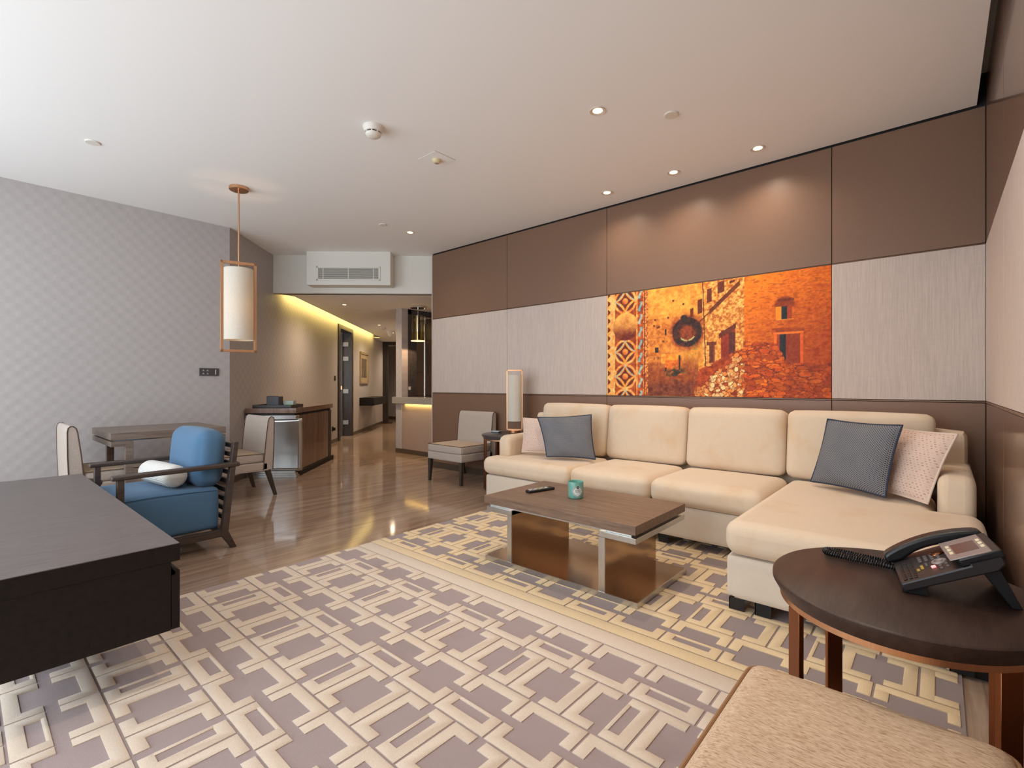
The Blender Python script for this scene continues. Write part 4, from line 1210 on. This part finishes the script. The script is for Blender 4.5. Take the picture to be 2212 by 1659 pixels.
# sunlit village wall in the middle
put(np.ones_like(U), tex((168, 96, 34), (244, 182, 84), np.clip(st_ * .45 + sm(n1, .25, .75) * .35 + V * .35, 0, 1)))
put(boxm(.22, 0, .40, .72) * .75, tex((170, 92, 38), (226, 148, 72), st_))
put(sm(-(V - .36), 0, .12) * boxm(.22, 0, .48, 1) * .85, tex((120, 56, 30), (150, 78, 44), st_))
put(boxm(.30, .30, .385, .385) * .9, tex((226, 140, 44), (250, 190, 86), st_))
put(boxm(.318, .19, .40, .33) * .8, tex((196, 92, 30), (232, 130, 50), st_))
for u0, v0, u1, v1 in ((.267, .40, .287, .452), (.262, .335, .2655, .365), (.283, .335, .2865, .365), (.319, .56, .327, .615), (.318, .225, .327, .262), (.386, .24, .396, .37)):
    put(boxm(u0, v0, u1, v1), (52, 40, 42))
for u0, v0 in ((.263, .655), (.282, .635), (.268, .71), (.31, .505), (.335, .72), (.41, .83), (.36, .87), (.29, .64)):
    put(sm(-np.hypot((U - u0) * ASP, V - v0), -.012, -.007), (92, 46, 30))
put(boxm(.24, .352, .315, .358) * .7, (150, 60, 34)); put(boxm(.255, .535, .32, .54) * .6, (150, 74, 40))
put(sm(n4, .5, .62) * sm(-np.hypot((U - .37) * ASP * .9, (V - .20) * 1.3), -.12, -.05), tex((40, 44, 40), (110, 74, 44), st_))
put(sm(-(V - .16), 0, .08) * boxm(.225, 0, .50, 1) * sm(-U, -.50, -.455), tex((92, 44, 34), (126, 70, 50), st_))
# rough inner wall
edge = .50 + (.996 - V) * (-.005) + np.where(V < .60, (.60 - V) * .02, 0)
put(((U > edge) & (U < .679)).astype(float), tex((166, 92, 40), (246, 194, 114), np.clip(sm(n3, .28, .72) * .7 + st_ * .35, 0, 1)))
put(sm(V, .55, .8) * boxm(.44, .5, .52, 1) * .55, tex((200, 124, 52), (240, 176, 84), st_))
put(((np.abs((U - .477) * (.955 - .644) - (V - .644) * (.659 - .477)) < .0040 - .0022 * sm(V, .70, .72) * 0) & (U > .477) & (U < .662) & (U > .53)).astype(float), (104, 52, 30))
put(((np.abs((U - .477) * (.955 - .644) - (V - .644) * (.659 - .477)) < .0014) & (U > .475) & (U <= .53)).astype(float), (120, 60, 32))
put((np.abs(U - (.500 + (1 - V) * .018)) < .0022).astype(float) * (V > .25), (86, 42, 28))
for u0, v0, u1, v1, sl_ in ((.566, .885, .597, 1.0, .5), (.52, .815, .54, .955, .5), (.476, .725, .497, .87, .5), (.443, .705, .458, .80, .5), (.618, .96, .64, 1.0, .5)):
    vv = V - (U - u0) * sl_
    put(((U > u0) & (U < u1) & (vv > v0) & (vv < v1 - .02)).astype(float), (98, 44, 30))
put(boxm(.53, .29, .556, .455), tex((84, 40, 34), (110, 56, 42), st_)); put(boxm(.55, .27, .58, .54) * .35, (224, 150, 70))
put(boxm(.582, .29, .642, .57), tex((124, 44, 30), (150, 58, 36), st_)); put(boxm(.615, .32, .64, .55) * .75, (66, 40, 46))
vv = V - (U - .575) * 1.1
put(((U > .572) & (U < .645) & (vv > .50) & (vv < .545)).astype(float), (96, 46, 34))
put(boxm(.518, .445, .562, .475), (108, 54, 36))
# orange right wall
R_ = (U >= .679).astype(float)
ow = np.clip(.15 + .95 * sm(-(U - .70) - (1 - V) * .55, -.62, .05), 0, 1)
str_ = fbm(60, 40, 51, 3)
put(R_, tex((146, 56, 26), (236, 136, 30), np.clip(ow + (str_ - .5) * .9, 0, 1)))
put(R_ * sm(str_, .60, .72) * .5, (120, 46, 22))
put(R_ * sm(-np.hypot((U - .836) * ASP * .95, V - .735), -.075, -.06) * (V > .72) * .9, (126, 54, 28))
put(boxm(.812, .765, .872, .785) * .8, (104, 44, 28))
put(boxm(.803, .622, .828, .725), (240, 140, 40)); put(boxm(.825, .621, .845, .725), (36, 42, 54)); put(boxm(.845, .621, .862, .725), (156, 64, 34)); put(boxm(.803, .617, .868, .622), (240, 160, 70))
put(boxm(.787, .52, .908, .555) * .85, tex((126, 52, 28), (186, 90, 40), st_)); put(boxm(.795, .505, .905, .522), (226, 118, 50))
put(boxm(.797, .27, .806, .51), (222, 112, 46)); put(boxm(.806, .27, .82, .505), (150, 62, 36)); put(boxm(.817, .27, .842, .505), (34, 40, 52)); put(boxm(.842, .27, .893, .505), (134, 56, 34)); put(boxm(.893, .27, .903, .51), (206, 96, 42))
# rubble: slabs of stone with dark joints
rs = np.random.RandomState(5)
stone_top = np.where(U < .675, .24 + (U - .49) * .9, np.where(U < .806, .465 - (U - .675) * .26, np.where(U < .845, .43 - (U - .806) * 4.0, .275)))
low = (V < stone_top + (n2 - .5) * .05) & (U > .455 + np.clip(V, 0, .3) * .12)
put(low.astype(float), tex((122, 46, 24), (176, 78, 32), st_))
for k in range(1100):
    u0 = rs.uniform(.46, 1.0); v0 = rs.uniform(0, .47)
    if v0 > np.interp(u0, [.455, .675, .68, .806, .845, 1], [.02, .40, .46, .43, .27, .26]): continue
    lit = u0 < .675
    w = rs.uniform(.006, .016) if lit else rs.uniform(.012, .034); h = rs.uniform(.008, .024) if lit else rs.uniform(.008, .022)
    if not lit and rs.rand() < (u0 - .70) * 2.6: continue
    ang = rs.uniform(.1, .9) if lit else rs.uniform(-.35, .2)
    i0, i1 = max(0, int((v0 - .07) * H_)), min(H_, int((v0 + .07) * H_)); j0, j1 = max(0, int((u0 - .06) * W_)), min(W_, int((u0 + .06) * W_))
    if i1 <= i0 or j1 <= j0: continue
    uu = (U[i0:i1, j0:j1] - u0) * ASP; v_ = V[i0:i1, j0:j1] - v0
    a = uu * math.cos(ang) + v_ * math.sin(ang); b = -uu * math.sin(ang) + v_ * math.cos(ang)
    q = ((np.abs(a) / (w * ASP * .8)) ** 2.2 + (np.abs(b) / h) ** 2.2) ** .45 + (n3[i0:i1, j0:j1] - .5) * .7
    ok = low[i0:i1, j0:j1]
    cc = rgb(*(((250, 216, 172), (232, 168, 104), (220, 140, 74))[rs.randint(3)] if lit else ((226, 116, 34), (206, 96, 32), (186, 80, 30))[rs.randint(3)]))
    sub = img[i0:i1, j0:j1]
    sub[(q < 1.2) & ok] = sub[(q < 1.2) & ok] * .5 + rgb(92, 36, 22) * .5
    sub[(q < .95) & ok] = cc * rs.uniform(.8, 1.02)
put(((U > .84) & (V < .27)).astype(float) * sm(n1, .3, .7) * .6, (118, 46, 26))
# bronze knocker ring
rr = np.hypot((U - .427) * ASP, (V - .575) * 1.02)
put(sm(-rr, -.185, -.13) * .85 * sm(n4 + .25, .35, .75), tex((104, 42, 30), (156, 70, 36), st_))
put(sm(-rr, -.142, -.128), tex((38, 30, 34), (76, 40, 32), sm(n2, .3, .7)))
put(sm(-np.hypot((U - .427) * ASP, V - .565), -.085, -.06), tex((96, 44, 30), (146, 70, 38), st_))
put(sm(-np.hypot((U - .413) * ASP, V - .70), -.035, -.028), (48, 34, 36))
put(((rr > .070) & (rr < .083) & (V < .55) & (np.abs(U - .432) < .035)).astype(float) * sm(n3, .3, .5), (170, 176, 130))
put(sm(n3, .55, .7) * sm(-np.hypot((U - .47) * ASP, V - .40), -.12, -.03) * .6, (120, 116, 60))
# carved border strip on the left
put((U < .208).astype(float), tex((120, 48, 26), (196, 104, 46), np.clip(st_ * .6 + .1, 0, 1)))
put((U < .048).astype(float), tex((214, 150, 84), (242, 200, 140), st_))
vz = np.abs(((V * 11.5) % 1) - .5)
put(((U > .006) & (U < .020) & (vz < .34 - (U - .006) * 16)).astype(float), (108, 44, 32))
def ring(u0, v0, r, wdt): return sm(-np.abs(np.hypot((U - u0) * ASP, V - v0) - r), -wdt, -wdt * .5)
for v0 in (.920, .424, .183, -.055):
    du = np.abs((U - .106) * ASP); dv = np.abs(V - v0)
    dist = np.hypot(du, dv)
    put(sm(-dist, -.125, -.115), (96, 40, 36))
    put(ring(.106, v0, .112, .016), tex((214, 122, 52), (246, 196, 128), st_))
    dm = (du / .108) ** .72 + (dv / .112) ** .72
    put(sm(-np.abs(dm - .98), -.20, -.10), tex((226, 130, 48), (246, 184, 100), st_))
    put(sm(-np.abs(dm - 1.06), -.07, -.03) * ((V > v0) | (U < .08)), (134, 186, 206))
    put(sm(-dist, -.036, -.026), tex((176, 84, 40), (238, 160, 84), sm((V - v0) + (U - .1), -.03, .03)))
sp_ = np.hypot((U - .108) * ASP, V - .672)
put(sm(-sp_, -.140, -.132), tex((104, 42, 30), (242, 184, 100), np.clip(sm(V - .672 + (n1 - .5) * .22, -.10, .12), 0, 1)))
put(boxm(.168, 0, .176, 1), tex((206, 122, 60), (240, 190, 120), st_)); put(boxm(.176, 0, .205, 1), tex((130, 54, 30), (206, 110, 50), st_))
bd = np.abs(((V * 8.2) % 1) - .5)
put(((np.abs(U - .190 - .006 * np.sin(V * 2 * PI * 8.2)) < .0058) & (bd > .12)).astype(float), tex((96, 160, 196), (170, 196, 200), st_))
put(boxm(.205, 0, .232, 1), tex((150, 78, 40), (226, 152, 88), sm(n3, .3, .7))); put(boxm(.211, 0, .214, 1), (110, 50, 32)); put(boxm(.224, 0, .226, 1), (150, 76, 42))
img = np.clip(img * rgb(1.16, 1.08, .92) + (n3[..., None] - .5) * 34, 0, 255) / 255
lin = np.where(img <= .04045, img / 12.92, ((img + .055) / 1.055) ** 2.4)
mx0, mx1, mz0, mz1 = -2.453, -.591, 1.0015, 1.977
vs = [(mx0 + (mx1 - mx0) * u, YW - .0005, mz0 + (mz1 - mz0) * v) for v in np.linspace(0, 1, H_) for u in np.linspace(0, 1, W_)]
fs = [(r * W_ + q, r * W_ + q + 1, (r + 1) * W_ + q + 1, (r + 1) * W_ + q) for r in range(H_ - 1) for q in range(W_ - 1)]
me = bpy.data.meshes.new('mural_print'); me.from_pydata(vs, [], fs)
ca = me.color_attributes.new('print', 'FLOAT_COLOR', 'POINT')
ca.data.foreach_set('color', np.concatenate([lin.reshape(-1, 3), np.ones((W_ * H_, 1))], axis=1).astype(np.float32).ravel())
tm_ = NT('printed_canvas'); at = tm_.new('ShaderNodeVertexColor'); at.layer_name = 'print'
tm_.set(Base_Color=at.outputs['Color'], Roughness=.55, Specular_IOR_Level=.3); me.materials.append(tm_.mat)
mu = thing('mural_picture', 'large orange picture of mud-brick village walls and doors above the sofa', 'picture', ((mx0 + mx1) / 2, YW, mz0))
po = bpy.data.objects.new('print', me); COL.objects.link(po); me.transform(mu.matrix_basis.inverted()); po.parent = mu
obj('canvas_panel', MB().box(mx0, YW + .0002, mz0, mx1, YW + .0178, mz1), M['dark'], mu)

# ------------------------------------------------------------------ camera and light
cam = bpy.data.cameras.new('camera'); co = bpy.data.objects.new('camera', cam); COL.objects.link(co)
co.location = (0, 0, 1.1); co.rotation_euler = (PI / 2, 0, .71912)
cam.sensor_width = 36; cam.lens = 1053.3 / 2212 * 36; cam.shift_y = 2.1 / 2212; cam.clip_start = .02
SC.camera = co

w = bpy.data.worlds.new('daylight'); SC.world = w; w.use_nodes = True
bg = w.node_tree.nodes['Background']; bg.inputs[0].default_value = (.84, .92, 1.0, 1); bg.inputs[1].default_value = 4.6

def lamp(name, typ, loc, energy, color, **k):
    l = bpy.data.lights.new(name, typ); l.energy = energy; l.color = color
    rot = k.pop('rot', None); d = k.pop('dir', None)
    for a, v in k.items(): setattr(l, a, v)
    o = bpy.data.objects.new(name, l); COL.objects.link(o); o.location = loc
    if d is not None: o.rotation_euler = Vector(d).to_track_quat('-Z', 'Y').to_euler()
    if rot: o.rotation_euler = rot
    return o
po_ = lamp('window_portal', 'AREA', (-3.175, YN - .02, 1.42), 1, (1, 1, 1), shape='RECTANGLE', size=5.25, size_y=2.5, dir=(0, 1, 0))
po_.data.cycles.is_portal = True
WARM = (1, .83, .66)
for x, y, e in ((-1.638, 2.70, 50), (-1.007, 3.907, 30), (-1.642, 3.893, 28), (-2.272, 3.906, 24), (-4.563, 3.438, 25), (-1.64, 1.15, 46), (-.45, 1.9, 44)):  # last spot is an added fill without fixture, brightening ottoman and chaise
    lamp('downlight_and_fill_beam', 'SPOT', (x, y, ZC - .012), e, WARM, spot_size=math.radians(145), spot_blend=1.0, shadow_soft_size=.03, dir=(0, 0, -1))
for x, y in ((-6.901, 3.957), (-8.705, 5.774), (-9.778, 6.856), (-11.35, 8.55)):
    lamp('corridor_beam', 'SPOT', (x, y, ZL - .012), 85, (1, .76, .52), spot_size=math.radians(160), spot_blend=1, shadow_soft_size=.03, dir=(0, 0, -1))
p = w45(4.39, .165, ZL + .075)
cv = lamp('cove_strip', 'AREA', tuple(p), 22, (1, .74, .22), shape='RECTANGLE', size=5.8, size_y=.03)
zax = Vector((.70711, .70711, .25)).normalized(); xax = S45.copy(); yax = zax.cross(xax).normalized()
cv.rotation_euler = Matrix((xax, yax, zax)).transposed().to_euler()
lamp('bar_strip', 'AREA', (-5.8, 4.742, .795), 2.2, (1, .72, .2), shape='RECTANGLE', size=1.3, size_y=.02, dir=(0, .35, -1))
lamp('glass_pendant_beam', 'SPOT', (-6.19, 4.816, 1.79), 14, (1, .62, .34), spot_size=math.radians(150), spot_blend=.15, shadow_soft_size=.03, dir=(0, 0, -1))
lamp('lantern_glow', 'POINT', (-4.668, 1.656, 1.79), 15, (1, .66, .36), shadow_soft_size=.03)

SC.view_settings.view_transform = 'Standard'; SC.view_settings.look = 'None'; SC.view_settings.gamma = 1
SC.view_settings.exposure = 0.0
SC.cycles.use_denoising = True
try: SC.cycles.denoiser = 'OPENIMAGEDENOISE'
except Exception: pass
SC.cycles.max_bounces = 10; SC.cycles.diffuse_bounces = 5; SC.cycles.glossy_bounces = 5; SC.cycles.sample_clamp_indirect = 6
